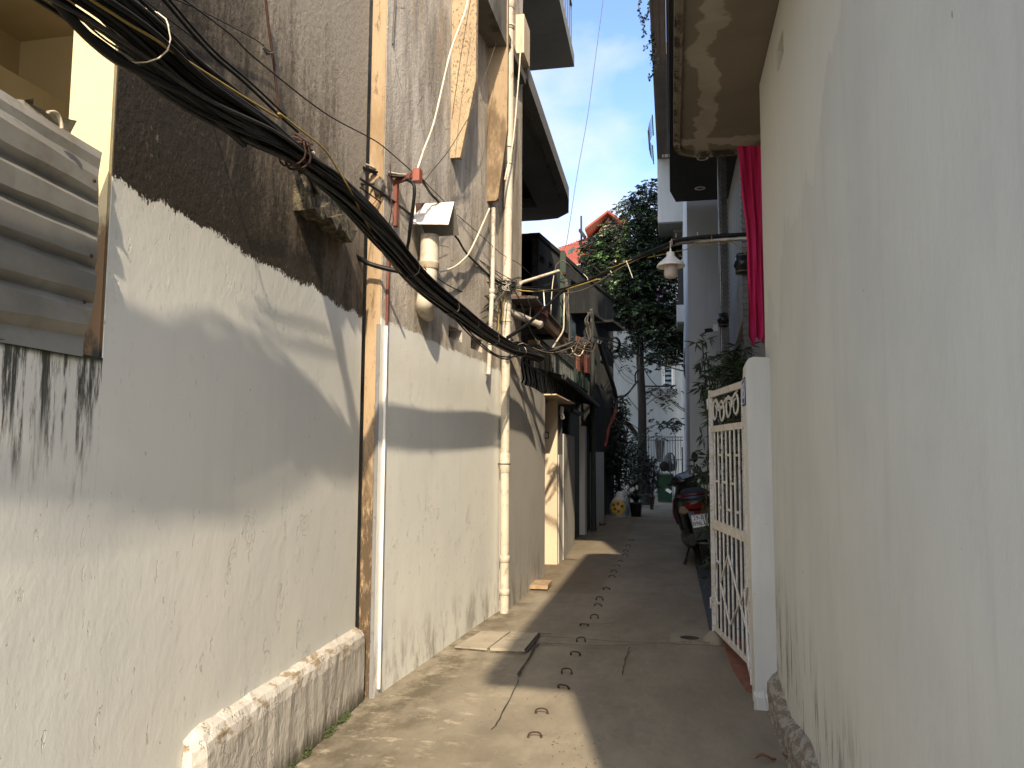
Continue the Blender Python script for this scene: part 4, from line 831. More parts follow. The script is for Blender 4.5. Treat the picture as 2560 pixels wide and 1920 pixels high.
for cx, cz, a0, sg in ((.16,1.95,0,1),(.38,1.93,3,-1),(.60,1.95,0,1),(.80,1.96,3,-1)):
    q = gpath(scroll(cx, cz, .10, 1.25, a0, sg), off=0); mb = MB(); mb.tube(q, .006, 5, flat=2.2); G.part('scroll', mb, M['gatew'])
mb = MB(); mb.tube(crv(gpath([(.2,2.05),(.36,1.96),(.52,2.03),(.70,2.02),(.86,2.07)], off=0),4), .006, 5, flat=2); G.part('scroll', mb, M['gatew'])
q = gpath(scroll(.5,1.95,.09,1.2,0), Pm, Pn, 0); mb = MB(); mb.tube(q, .006, 5, flat=2.2); G.part('scroll', mb, M['gatew'])
c = PG(1786,1592); mb = MB(); mb.lathe((.335,6.90,-.01), [(.10,0),(.085,.05),(.05,.09),(.0,.10)], 12); single('gate_stop', mb, M['slab'], (.335,6.9,0), 'rough lump of concrete under the outer post of the cream gate', 'gate stop')
# ---- second house on the right
XS = .02
t = Thing('modern_house', (1.3,10,0), 'house behind the gate with a deep dark grey soffit carrying round downlights', 'house')
mb = MB(); mb.box((1.18,5.45,-.1),(1.4,15.98,6.768)); t.part('wall', mb, M['beige'])
mb = MB(); mb.box((.86,5.45,4.5),(1.179,5.62,6.768)); mb.box((.86,5.43,-.1),(5,5.448,6.768)); t.part('end_wall', mb, M['rwall'])
mb = MB(); mb.prism([(XS+.12,5.3),(1.5,5.3),(1.5,15.9),(XS+.12,15.9),(XS,15.2),(XS,5.3)], lambda u,v,d: (u,v,d), 6.77, 6.90); t.part('soffit', mb, M['darkgrey'])
mb = MB(); mb.box((XS-.0,5.3,6.901),(4,15.2,7.9)); t.part('upper_wall', mb, M['browngrey'])
mb = MB(); mb.box((.0,5.3,7.901),(4,15.2,8.05)); t.part('parapet', mb, M['browngrey'])
for x, y in ((690,1260),(670,1500)):
    d = ray(*ZO(x,y)); p = C0+d*((6.77-HC)/d.z); mb = MB(); mb.lathe((p.x,p.y,6.769), [(.10,0),(.10,-.008),(.075,-.010),(.07,.0)], 20); dl = t.part('downlight', mb, M['lampw'])
    mb = MB(); mb.lathe((p.x,p.y,6.7655), [(.0,0),(.07,0)], 20); t.part('lens', mb, M['browngrey'], dl)
# three ribbed posts and the raking stair parapet
XC = .90
for px_, lab in ((1875,'near ribbed grey post behind the pink cloth'),(1821,'middle ribbed grey post between the two black lamps'),(1792,'far ribbed grey post at the corner of the white facade')):
    Yp = (lambda d: XC/d.x*d.y)(ray(px_,1130)); mb = MB(); r = .045; mb.box((XC-r,Yp-r,0),(XC+r,Yp+r,6.768))
    z = .3
    while z < 6.7:
        mb.box((XC-r-.010,Yp-r-.012,z),(XC+r+.006,Yp-r-.0005,z+.035)); z += .075
    single('ribbed_post', mb, M['irong'], (XC,Yp,0), lab, 'post', 'ribbed posts of the house behind the gate')
    mb = MB(); mb.tube([(XC-.07,Yp+.08,0),(XC-.07,Yp+.08,6.7)],.022,8)
    if px_ == 1821: single('downpipe', mb, M['steel'], (XC-.07,Yp,0), 'slim steel downpipe beside the middle ribbed post', 'pipe')
mb = MB(); qa, qb = PX(*ZQ(785,1160),1.1,0), PX(*ZQ(905,935),1.1,0); mb.prism([(qa.y+2.5,.0),(qa.y,qa.z-.3),(qb.y,qb.z),(6.0,qb.z+1.2),(6.0,qb.z+2.2),(qb.y,qb.z+.9),(qa.y+1.5,qa.z+.1)], lambda u,v,d: (1.08+d,u,v), 0, .09); t.part('stair_parapet', mb, M['beige'])
# black up-down lamps
def updown(px, y0, y1, lab):
    Yp = (lambda d: XC/d.x*d.y)(ray(px,1130)); c = PY((px[0] if 0 else px)-20*8.9/Yp, (y0+y1)/2, Yp-.06); h = (y1-y0)/FPX*Yp/2; r = h*.86
    th_ = Thing('wall_lamp', (XC,Yp-.05,c.z), lab, 'lamp', 'black wall lamps on the ribbed posts')
    mb = MB(); mb.lathe(c, [(.0,-h),(r*.80,-h),(r*.82,-h*.35),(r,-h*.3),(r,h*.25),(r*.82,h*.3),(r*.80,h),(.0,h)], 20); th_.part('body', mb, M['blackp'])
    for s in (-1,1): mb = MB(); mb.lathe(c+Vector((0,0,s*h*.8)), [(r*.815,-.006),(r*.835,0),(r*.815,.006)], 20); th_.part('ring', mb, M['irong'])
    mb = MB(); mb.bar(c, (XC-.046,Yp,c.z), .06, h*.5); th_.part('arm', mb, M['blackp'])
updown(1875, 636, 684, 'largest black cylinder lamp, on the ribbed post next to the pink cloth')
updown(1821, 784, 816, 'black cylinder lamp at mid height on the middle ribbed post')
updown(1792, 864, 886, 'small black cylinder lamp on the far post behind bamboo leaves')
# camera on a white box
Yc = 15.5; c = PY(1772,826,Yc); t = Thing('security_camera', (c.x,Yc,c.z), 'small black security camera on a white box high on the far post', 'camera')
mb = MB(); mb.bar(c+Vector((-.05,-.06,-.01)), c+Vector((.05,.04,.01)), .085,.075); t.part('body', mb, M['blackp']); q = PY(1788,818,Yc); mb = MB(); mb.box((q.x-.04,Yc-.05,q.z-.08),(q.x+.05,Yc+.05,q.z+.05)); t.part('box', mb, M['lampw']); mb = MB(); mb.tube([c+Vector((.05,0,.03)), q], .012, 6); t.part('arm', mb, M['lampw'])
# pink cloth
YC_ = 6.05; t = None
def Cp(x,y,Y=YC_): return PY(x,y,Y)
rowsC = [(385,1846,1903),(430,1850,1904),(500,1856,1905),(560,1865,1906),(620,1868,1907),(680,1869,1909),(740,1871,1911),(800,1872,1913),(845,1872,1914),(850,1880,1909),(858,1884,1904)]
fy = [360]+[r[0] for r in rowsC]; ncl = 15; g = []
import bisect
R2 = [(365,1844,1902)]+rowsC
ny = 40
for j in range(ny):
    y = 365+(852-365)*j/(ny-1)
    for a, b in zip(R2, R2[1:]):
        if a[0] <= y <= b[0]: s = (y-a[0])/(b[0]-a[0]); xl = a[1]+(b[1]-a[1])*s; xr = a[2]+(b[2]-a[2])*s; break
    for k in range(ncl):
        u = k/(ncl-1); fold = .028*math.sin(u*15+y*.006)+.018*math.sin(u*27-y*.011+2)
        yy = y+ (8*math.sin(u*7+1)+5*math.sin(u*13) if j == ny-1 else 0)
        g.append(Cp(xl+(xr-xl)*u, yy, YC_+fold+.0*u))
mb = MB(); mb.add(g, [(j*ncl+k, j*ncl+k+1, (j+1)*ncl+k+1, (j+1)*ncl+k) for j in range(ny-1) for k in range(ncl-1)], True)
mb.add([v+Vector((0,.006,0)) for v in g], [(j*ncl+k, (j+1)*ncl+k, (j+1)*ncl+k+1, j*ncl+k+1) for j in range(ny-1) for k in range(ncl-1)], True)
single('hanging_cloth', mb, M['pink'], Cp(1875,365), 'long crimson pink cloth hanging below the balcony slab against the white wall corner', 'cloth')
# ---- white house further on
t = Thing('balcony_house', (.6,18,0), 'tall white house with stepped balconies down the right of the alley, behind the scooter', 'house')
xl, xr_ = PY(1721,800,16).x, 1.179
mb = MB(); mb.box((xl,16,-.1),(4,16.3,19)); t.part('front_wall', mb, M['white'])  # height raised out of view to shade the wall at the alley end
mb = MB(); mb.box((xl,16.301,-.1),(xl+.2,30,19)); t.part('side_wall', mb, M['white'])
a = PY(1643,398,21); b = PY(1646,556,21); mb = MB(); mb.box((a.x,21,b.z),(xl-.001,27.5,a.z)); t.part('bay', mb, M['white'])
mb = MB(); mb.box((a.x+.02,21.02,b.z-.03),(xl-.001,27.4,b.z-.001)); t.part('bay_soffit', mb, M['concd'])
mb = MB(); mb.box((a.x+.4,21.6,b.z-.12),(xl-.002,27,b.z-.0305)); t.part('beam', mb, M['concd'])
d = ray(1643.5,398); zr = a.z+.02
mb = MB(); mb.box((a.x-.0,12.9,a.z+.001),(-.02,27,a.z+.25)); mb.box((-.02+.001,15.3,a.z+.001),(3,27,a.z+.25)); t.part('roof_slab', mb, M['browngrey'])
for k in range(3): mb = MB(); mb.box((a.x+.07+k*.11,13,a.z-.02),(a.x+.09+k*.11,20.9,a.z+.0009)); t.part('moulding', mb, M['browngrey'])
q0, q1 = PY(1655,375,21), PY(1678,397,20.9)
mb = MB(); mb.box((q0.x,20.7,a.z-.002-.0),(q0.x+.06,20.8,q0.z)); mb.box((q0.x,20.68,a.z+.0),(q1.x,20.9,a.z+.03)); t.part('window_frame', mb, M['lampw'])
z1, z0 = PY(1700,762,21).z, PY(1700,804,21).z; xb = PY(1692,780,21).x
mb = MB(); mb.box((xb,21,z0),(xl-.001,26,z1)); t.part('balcony', mb, M['white']); mb = MB(); mb.box((xb+.02,21.02,z0-.05),(xl-.001,25.9,z0-.001)); t.part('balcony_soffit', mb, M['concd'])
mb = MB(); zt_ = PY(1700,652,21).z
for i in range(9): mb.bar((xb+.05+i*.032,21.1,z1),(xb+.05+i*.032,21.1,zt_),.02)
mb.bar((xb+.03,21.1,zt_),(xl,21.1,zt_),.03); mb.box((xb+.06,21.3,z1),(xl-.01,21.32,zt_-.1)); t.part('balcony_railing', mb, M['iron'])
mb = MB(); q = PY(1712,650,21.0); mb.box((q.x-.10,20.9,q.z-.06),(xl-.001,21.25,q.z+.0)); t.part('ledge', mb, M['white'])
q = PY(1729,925,20); q2 = PY(1708,912,20); q3 = PY(1727,937,20); mb = MB(); mb.prism([(q2.x,q2.z),(xl,q2.z),(xl,q3.z)], lambda u,v,d: (u,20+d,v), 0, .3); t.part('bracket', mb, M['concd'])
# round iron balcony basket
t = Thing('balcony_basket', (-.4,19.8,9.4), 'curved black iron balcony railing high up at the edge of the sky', 'railing')
mb = MB()
for i in range(9):
    y = 19.3+i*.13; mb.tube(crv([(-.39,y,10.15),(-.46,y,10.0),(-.50,y,9.75),(-.46,y,9.5),(-.39,y,9.35)],3), .006, 4)
for x,z in ((-.39,10.15),(-.50,9.75),(-.39,9.35)): mb.tube([(x,19.2,z),(x,20.5,z)], .014, 4)
t.part('bars', mb, M['iron'])
# hanging vines
def leaf(mb, c, s, d=None, w=.42, ax=None):
    d = d or Vector((U(-1,1),U(-1,1),U(-1,.6))).normalized(); n_ = Vector((U(-1,1),U(-1,1),U(-.2,1))).normalized(); sd = d.cross(n_)
    if sd.length < .05: sd = d.orthogonal()
    sd = sd.normalized()*s*w*.5; m_ = d*s
    mb.add([c, c+m_*.45+sd, c+m_, c+m_*.45-sd], [(0,1,2,3)])
mb = MB(); mv = MB()
for pts in ([(1598,-10),(1597,20),(1604,42),(1606,60)],[(1624,-5),(1622,30),(1612,52),(1608,85)],[(1632,60),(1628,100),(1610,120)],[(1636,100),(1634,125),(1628,140),(1632,160)],[(1640,150),(1636,180),(1628,190),(1620,196)]):
    q = crv([PY(x,y,14.5) for x,y in pts],6); mv.tube(q, .004, 4)
    for p in q:
        for _ in range(3): leaf(mb, jit(p,.025), U(.03,.075), w=.8)
t = Thing('hanging_vine', PY(1625,20,14.5), 'thin creeper trailing from the roof edge into the sky at upper right', 'vine')
t.part('stems', mv, M['bark']); t.part('leaves', mb, M['leafd'])
# ---- back of the alley
t = Thing('white_building', (-1,31,0), 'pale white building wall closing the end of the alley, with a small louvred window', 'building')
q0, q1 = PY(1660,915,31), PY(1681,988,31); wh = [(q0.x,q1.z),(q1.x,q1.z),(q1.x,q0.z),(q0.x,q0.z)]
mb = MB(); mb.prism([(-9,-.1),(1.6,-.1),(1.6,9.3),(-9,9.3)], lambda u,v,d: (u,31+d,v), 0, .3, [wh]); t.part('wall', mb, M['backwhite'])
mb = MB(); mb.box((q0.x+.02,31.12,q1.z+.02),(q1.x-.02,31.14,q0.z-.02)); wf = t.part('window', mb, M['glassd'])
mb = MB(); 
for k in range(6): z = q1.z+(q0.z-q1.z)*(k+.5)/6; mb.box((q0.x+.03,31.07,z-.05),(q1.x-.03,31.085,z+.055))
t.part('louvres', mb, M['curt'], wf)
mb = MB(); w_ = .10; mb.box((q0.x-w_,30.95,q1.z-.16),(q1.x+w_,30.999,q1.z)); mb.box((q0.x-w_,30.96,q1.z),(q0.x,30.999,q0.z+.1)); mb.box((q1.x,30.96,q1.z),(q1.x+w_,30.999,q0.z+.1)); mb.box((q0.x,30.96,q0.z),(q1.x,30.999,q0.z+.1)); t.part('window_surround', mb, M['white'], wf)
q2 = PY(1655,983,30.6); mb = MB(); mb.box((q2.x-.25,30.6,q2.z-.15),(q2.x+.45,30.93,q2.z+.2)); t.part('window_box', mb, M['concd'], wf)
# red roofed house beyond
YR = 40.0; t = Thing('red_roof_house', (-3,YR+3,0), 'distant house with orange red ribbed metal roofs above the blackened parapet', 'house')
a = PY(1376,629,YR); b = PY(1500,577,YR+2.5); c = PY(1500,664,YR-1.5); d_ = PY(1376,664,YR-1.5)
def sheet(name, A, B_, C_, D_, n):
    mb = MB(); mb.add([A,B_,C_,D_]+[v+Vector((0,0,-.12)) for v in (A,B_,C_,D_)], [(0,1,2,3),(7,6,5,4),(0,4,5,1),(1,5,6,2),(2,6,7,3),(3,7,4,0)])
    for i in range(n):
        s = (i+.5)/n; p = A.lerp(B_,s)+Vector((0,-.0,.03)); q = D_.lerp(C_,s)+Vector((0,0,.03)); mb.bar(p,q,.06,.05)
    t.part(name, mb, M['roofr'])
xL, xR2 = a.x, PY(1600,560,YR).x
zE, zT = PY(1430,664,YR-1.5).z, PY(1460,593,YR+1.5).z
pl = PY(1383,626,YR+.6)
sheet('roof', PY(1383,627,YR+.5), PY(1530,568,YR+3), PY(1530,664,YR-1.5), PY(1383,663,YR-1.5), 22)
pk = PY(1522,537,YR+1); l1 = PY(1461,567,YR-1); r1 = PY(1572,560,YR-1)
sheet('gable_roof', pk+Vector((0,2.2,0)), pk+Vector((0,-.8,0)), l1+Vector((0,.2,0)), l1+Vector((0,3.4,0)), 8)
sheet('gable_roof', pk+Vector((0,-.8,0)), pk+Vector((0,2.2,0)), r1+Vector((0,3.4,0)), r1+Vector((0,.2,0)), 8)
mb = MB(); mb.prism([(l1.x+.35,l1.z-1.6),(r1.x-.35,l1.z-1.6),(r1.x-.35,l1.z-.0),(pk.x,pk.z-.2),(l1.x+.35,l1.z-.05)], lambda u,v,d: (u,YR+.8+d,v), 0, 2); t.part('gable_wall', mb, M['cream'])
mb = MB(); mb.box((-7,YR-.8,0),(2,YR-.6,zE-.02)); t.part('wall', mb, M['backwhite'])
mb = MB(); q = PY(1650,560,YR-1); mb.box((PY(1610,560,YR-1).x,YR-1.2,PY(1610,570,YR-1).z),(2,YR-.9,PY(1610,545,YR-1).z)); t.part('eave', mb, M['roofr'])
t = Thing('aerial_mast', (PY(1453,600,24).x,24,0), 'thin dark aerial mast with a crossed antenna in front of the red roof', 'mast')
mb = MB(); p0, p1 = PY(1454,700,24), PY(1453,540,24); mb.tube([(p0.x,24,4),p0,p1], .030, 6); t.part('mast', mb, M['iron'])
mb = MB(); mb.bar(PY(1449,575,24), PY(1463,594,23.6), .06,.09); t.part('antenna', mb, M['iron'])
# iron gate at the end
YG = 26.2; t = Thing('bar_gate', (.0,YG,0), 'grey iron bar gate at the far end of the alley, half hidden by the tree', 'gate')
zt_ = PY(1650,1091,YG).z; x0, x1 = PY(1588,1100,YG).x, PY(1734,1100,YG).x
i = 0; x = x0
while x < x1-.02:
    mb = MB(); mb.tube([(x,YG,0),(x,YG,zt_-(.0 if i%5 else -.05))], .011 if i%5 else .02, 5); t.part('bar', mb, M['irong']); x += .088; i += 1
for z in (zt_-.02, zt_-.13, 1.35, .15): mb = MB(); mb.bar((x0,YG,z),(x1,YG,z),.03,.03); t.part('rail', mb, M['irong'])
t = Thing('slat_rack', (.2,YG+1,0), 'dark slatted rack behind the right end of the far iron gate', 'rack')
for y_ in (1120,1140,1146,1152,1158,1164,1172): p = PY(1704,y_,YG+.6); q = PY(1734,y_,YG+.6); mb = MB(); mb.bar(p,q,.05,.06 if y_ in (1120,1140) else .035); t.part('slat', mb, M['iron'])
mb = MB(); p = PY(1704,1118,YG+.65); mb.box((p.x,YG+.7,.0),(p.x+.6,YG+.72,p.z)); t.part('back_board', mb, M['iron'])
q0, q1 = PY(1637,1098,YG+.3), PY(1662,1155,YG+.3); mb = MB(); mb.add([(q0.x,YG+.3,q0.z),(q1.x,YG+.33,q0.z-.02),(q1.x-.06,YG+.3,q1.z),(q0.x+.05,YG+.34,q1.z)], [(0,1,2,3)]); single('hanging_rag', mb, simple('grey rag', (.09,.08,.08), .9), (q0.x,YG+.3,q1.z), 'faded grey cloth hung on the far iron gate', 'cloth')
t = Thing('covered_scooter', (.2,YG+1.4,0), 'dark scooter shape with a pale windshield behind the far iron gate', 'scooter')
mb = MB(); c = PY(1675,1150,YG+1.4); mb.lathe(c, [(0,-.42),(.22,-.35),(.25,-.1),(.2,.1),(.08,.25),(0,.27)], 12); t.part('body', mb, M['blackp'])
mb = MB(); mb.add([PY(1678,1135,YG+1),PY(1683,1140,YG+1),PY(1684,1160,YG+1),PY(1680,1158,YG+1)], [(0,1,2,3)]); t.part('windshield', mb, M['lampw'])
# green wheelie bin
YB = 25.2; p0, p1 = PY(1642,1252,YB), PY(1683,1252,YB); zt_ = PY(1660,1184,YB).z
t = Thing('wheelie_bin', ((p0.x+p1.x)/2,YB,0), 'dark green wheelie bin with a closed lid at the end of the alley', 'bin')
mb = MB(); a = (p0.x+.04,p1.x-.04,p0.x,p1.x)
mb.add([(a[0],YB,.04),(a[1],YB,.04),(a[1],YB+.5,.04),(a[0],YB+.5,.04),(a[2],YB-.05,zt_-.08),(a[3],YB-.05,zt_-.08),(a[3],YB+.58,zt_-.08),(a[2],YB+.58,zt_-.08)], [(0,3,2,1),(4,5,6,7),(0,1,5,4),(1,2,6,5),(2,3,7,6),(3,0,4,7)]); t.part('body', mb, M['bin'])
mb = MB(); mb.prism([(YB-.09,zt_-.079),(YB+.62,zt_-.079),(YB+.6,zt_-.03),(YB+.2,zt_),(YB-.09,zt_-.03)], lambda u,v,d: (a[2]-.03+d,u,v), 0, a[3]-a[2]+.06); t.part('lid', mb, M['bin'])
for x in (a[0]+.03, a[1]-.03): mb = MB(); mb.lathe((x,YB+.5,.09), [(.09,-.02),(.09,.02)], 14, (1,0,0)); t.part('wheel', mb, M['rubber'])
c = PY(1672,1228,YB-.08); mb = MB(); mb.bar(PY(1665,1223,YB-.1),PY(1678,1231,YB-.1),.02,.10); single('paper_scrap', mb, M['lampw'], c, 'white scrap of card stuck to the front of the green bin', 'paper')
# ---- tree
YT = 23.0
T = Thing('alley_tree', (PY(1604,1262,YT).x,YT,0), 'tall leafy street tree with a slim dark trunk at the end of the alley', 'tree')
tr = [(1618,1262,.22),(1612,1220,.19),(1606,1150,.15),(1606,1080,.13),(1605,1000,.125),(1601,920,.115),(1600,860,.105),(1597,780,.09),(1600,700,.07),(1612,620,.05),(1622,540,.03),(1628,480,.012)]
mb = MB(); mb.tube(crv([PY(x,y,YT) for x,y,r in tr],3), [tr[min(i//3,11)][2]+(tr[min(i//3+1,11)][2]-tr[min(i//3,11)][2])*(i%3)/3 for i in range(34)], 9)
br_pts = []
def limb(pts, r):
    q = crv([PY(x,y,Y) for x,y,Y in pts],4); n = len(q); mb.tube(q, [r*(1-.8*i/n) for i in range(n)], 6); br_pts.extend(q[n//2:])
limb([(1598,800,YT),(1560,740,22.6),(1510,690,22.4),(1478,660,22.3)], .06); limb([(1598,760,YT),(1650,720,22.8),(1690,690,22.5)], .06)
limb([(1600,700,YT),(1560,620,22.5),(1520,580,22.5)], .05); limb([(1604,660,YT),(1650,600,23.3),(1660,540,23.2)], .05); limb([(1597,850,YT),(1640,830,22.6),(1700,830,22.3)], .045)
limb([(1597,820,YT),(1560,800,23.3),(1530,760,23.4)], .045); limb([(1618,600,YT),(1590,540,22.9),(1580,500,22.9)], .03)
limb([(1545,1035,22.4),(1560,1060,22.5),(1585,1090,22.8)], .001); mb.tube(crv([PY(1600,1100,YT),PY(1572,1062,22.8),PY(1548,1047,22.7),PY(1553,1032,22.7),PY(1561,1015,22.7)],4), [.075]*8+[.085]*9, 8)
T.part('trunk', mb, M['bark'])
blobs = [(1606,505,40,30,120),(1625,470,22,20,45),(1590,525,45,22,90),(1640,560,42,50,260),(1560,590,60,45,330),(1500,620,42,35,190),(1530,660,70,50,380),(1610,640,70,50,420),(1480,680,28,26,110),(1570,720,80,45,420),(1640,700,60,50,360),(1520,740,45,30,170),(1600,780,75,40,370),(1660,770,50,45,260),(1640,840,55,35,230),(1685,840,35,30,130),(1555,790,38,28,130),(1700,800,22,25,70),(1660,890,40,18,80),(1690,870,28,20,55),(1575,870,26,14,34),(1546,880,16,12,18),(1655,625,45,40,200),(1495,645,30,25,80)]
mbc = MB(); mbl = MB()
def compound(c, d, L, mbx, s):                    # a drooping leaf stalk with paired leaflets
    d = Vector(d).normalized(); sd = d.cross(Vector((0,0,1))); sd = sd.normalized() if sd.length > .05 else Vector((1,0,0))
    n = 5
    for i in range(n):
        p = c+d*L*(i+1)/n+Vector((0,0,-L*.35*(i/n)**2))
        for k in (-1,1): leaf(mbx, p, s*U(.8,1.25), (d*.6+sd*k*.9+Vector((0,0,U(-.5,.1)))).normalized(), .45)
    leaf(mbx, c+d*L+Vector((0,0,-L*.3)), s, (d+Vector((0,0,-.4))).normalized(), .45)
for x, y, rx, ry, n in blobs:
    rx *= .95; ry *= .95; c = PY(x,y,YT); s = YT/FPX
    for _ in range(int(n*1.2)):
        while True:
            a, b, e = U(-1,1), U(-1,1), U(-1,1)
            if a*a+b*b+e*e < 1: break
        p = c+Vector((a*rx*s, e*max(rx,35)*s*1.1, b*ry*s))
        compound(p, (a+U(-.6,.6), e+U(-.6,.6), U(-.5,.35)), U(.18,.32), mbc if rnd() < .82 else mbl, U(.07,.12))
T.part('crown', mbc, M['leaf']); T.part('sprays', mbl, simple('young tree leaves', (.07,.14,.035), .45, var=.4))
mbs = MB(); mbw = MB()
for x, y, rx, ry, n in ((1670,1055,42,14,34),(1700,1062,26,5,10),(1655,1000,30,26,22),(1635,975,16,12,9),(1690,970,18,10,9),(1560,1045,22,12,12),(1567,1000,14,14,7),(1570,920,10,8,4),(1630,920,30,7,8),(1620,1085,40,10,16),(1545,1060,18,8,6)):
    for _ in range(n): p = PY(x+U(-rx,rx), y+U(-ry,ry), 22.4+U(-.3,.3)); compound(p, (U(-1,1),U(-1,1),U(-.4,.3)), U(.16,.26), mbs, U(.06,.10))
for pts in ([(1606,1075),(1640,1062),(1690,1058),(1715,1062)],[(1608,1020),(1630,1000),(1655,985)],[(1600,1030),(1575,1000),(1565,985)],[(1600,1075),(1570,1055),(1550,1050)]): mbw.tube(crv([PY(x,y,22.5) for x,y in pts],4), .010, 4)
T.part('low_sprays', mbs, M['leaf']); T.part('twigs', mbw, M['bark'])
# iron support pole beside the trunk
mb = MB(); mb.tube([PY(1594,1262,22.6)]+[PY(1594+i*.3,1262-i*20,22.6) for i in range(1,21)], .022, 6); mb.bar(PY(1612,966,22.6), PY(1672,966,22.6), .05,.05)
single('prop_pole', mb, M['iron'], PY(1594,1262,22.6), 'thin dark pole standing beside the tree trunk with a level arm', 'pole')
# ---- shrubs by the left wall
def shrub(x, y, Y, rx, ry, n, label, mat, ls=.10, name='shrub', stem=True, w=.35):
    t = Thing(name, (PY(x,y,Y).x,Y,0), label, 'shrub'); f = MB(); st = MB(); s = Y/FPX; c = PY(x,y,Y)
    for _ in range(n):
        while True:
            a, b, e = U(-1,1), U(-1,1), U(-1,1)
            if a*a+b*b+e*e < 1: break
        p = c+Vector((a*rx*s, e*.5, b*ry*s)); 
        for k in range(3): leaf(f, jit(p,.05), ls*U(.7,1.4), Vector((U(-1,1),U(-1,1),U(-.7,.8))).normalized(), w)
    for _ in range(7): p = c+Vector((U(-.6,.6)*rx*s,U(-.3,.3),U(.0,.8)*ry*s)); st.tube(crv([(c.x+U(-.1,.1),Y,0),(c.x+(p.x-c.x)*.5,Y,p.z*.6),p],4), .012, 4)
    t.part('stems', st, M['bark']); t.part('foliage', f, mat); return t
shrub(1543,1150,19.8,34,95,620,'dark bushy shrub against the left wall, behind the carrier bag', M['leafd'])
shrub(1545,1055,20.6,26,70,210,'loose tall shrub rising between the left wall and the tree', M['leafd'], .12)
shrub(1592,1170,21.6,34,80,520,'dense dark shrub at the foot of the tree', M['leafd'])
shrub(1628,1190,22.0,22,50,220,'low dark shrub between the tree and the green bin', M['leafd'])
t = Thing('spear_plant', (PY(1585,1240,21).x,21,0), 'clump of long arching blade leaves in front of the tree foot', 'plant'); mb = MB(); c = PY(1588,1235,21)
for i in range(40):
    a = U(0,6.28); L = U(.5,1.0); d = Vector((math.cos(a)*.45,math.sin(a)*.45,1)).normalized(); sd = Vector((-math.sin(a),math.cos(a),0))*.022; p = []
    for k in range(6): u = k/5; q = c+d*L*u+Vector((math.cos(a),math.sin(a),0))*L*.35*u*u-Vector((0,0,L*.35*u**3)); w_ = 1-u*.9; p += [q-sd*w_, q+sd*w_]
    mb.add(p, [(2*k,2*k+1,2*k+3,2*k+2) for k in range(5)])
t.part('leaves', mb, M['leaf'])
# peace lily in a pot
YL = 19.9; c = PG(1590,1291); t = Thing('lily_pot', (c.x,c.y,0), 'potted lily with broad leaves and five white flowers beside the carrier bag', 'potted plant')
mb = MB(); mb.lathe((c.x,c.y,0), [(.0,.0),(.12,.0),(.15,.30),(.165,.31),(.165,.34),(.13,.33),(0,.30)], 16); t.part('pot', mb, M['blackp']); mb = MB()
for i in range(46):
    a = U(0,6.28); L = U(.28,.52); o = Vector((math.cos(a),math.sin(a),0)); sd = Vector((-o.y,o.x,0)); p = []; b0 = Vector((c.x,c.y,.32)); e = U(.5,1.2)
    for k in range(6): u = k/5; q = b0+o*L*(u**1.1)*e+Vector((0,0,L*(1.2*u-.9*u*u)*1.2)); w_ = .055*math.sin(math.pi*min(1,.02+u*.97))**.8*(1 if u > .3 else .3); p += [q-sd*w_, q+sd*w_+Vector((0,0,.002))]
    mb.add(p, [(2*k,2*k+1,2*k+3,2*k+2) for k in range(5)])
t.part('leaves', mb, M['leaf'])
for x, y in ((1556,1221),(1569,1217),(1577,1227),(1583,1223),(1592,1219)):
    p = PY(x,y,c.y); mb = MB(); mb.tube([(c.x,c.y,.35), p], .005, 4); s_ = t.part('flower_stem', mb, M['leaf'])
    mb = MB(); q = []; 
    for k in range(6): u = k/5; w_ = .040*math.sin(math.pi*(.05+.9*u)); zz_ = -.06+.13*u; q += [p+Vector((-w_,.01,zz_)), p+Vector((0,.03,zz_)), p+Vector((w_,.0,zz_))]
    mb.add(q, [(3*k+j,3*k+j+1,3*k+j+4,3*k+j+3) for k in range(5) for j in (0,1)], True); t.part('flower', mb, M['petal'], s_)
# box, red pot, bag
c0_, c1_ = PG(1563,1291), PG(1577,1288); mb = MB(); mb.box((c0_.x,c0_.y,0),(c1_.x,c0_.y+.25,.43)); single('white_box', mb, simple('chalky board', (.33,.33,.32), .8), (c0_.x,c0_.y,0), 'narrow upright grey white slab between the carrier bag and the lily pot', 'box')
c = PG(1626,1263); t = Thing('red_pot', (c.x,c.y,0), 'round red plastic flower pot on the paving left of the green bin', 'flower pot')
mb = MB(); mb.lathe((c.x,c.y,0), [(.0,.0),(.10,.0),(.14,.22),(.165,.23),(.165,.27),(.14,.265),(0,.22)], 18); t.part('pot', mb, M['pot']); mb = MB()
for _ in range(60): leaf(mb, Vector((c.x+U(-.12,.12),c.y+U(-.12,.12),U(.25,.7))), U(.06,.13), None, .3)
for _ in range(5): mb.tube([(c.x+U(-.05,.05),c.y,.2),(c.x+U(-.1,.1),c.y,.7)], .006, 4)
t.part('plant', mb, M['leafd'])
c = PG(1546,1292); mb = MB(); prof = [(.0,.21),(.10,.235),(.20,.24),(.30,.225),(.38,.19),(.45,.13),(.50,.10),(.58,.09),(.62,.05)]; sg = 24; vs = []
for h, r in prof:
    for k in range(sg):
        a = 2*math.pi*k/sg; q = 1+.07*math.sin(3*a+h*9)+.05*math.sin(7*a+h*17)+U(-.02,.02)
        vs.append((math.cos(a)*r*q+(.05*(h/.6)**2), math.sin(a)*r*.75*q, h+(.015*math.sin(5*a) if h > .4 else 0)))
mb.add(vs, [(i*sg+k,(i+1)*sg+k,(i+1)*sg+(k+1)%sg,i*sg+(k+1)%sg) for i in range(len(prof)-1) for k in range(sg)], True); mb.add(vs[-sg:], [tuple(range(sg))])
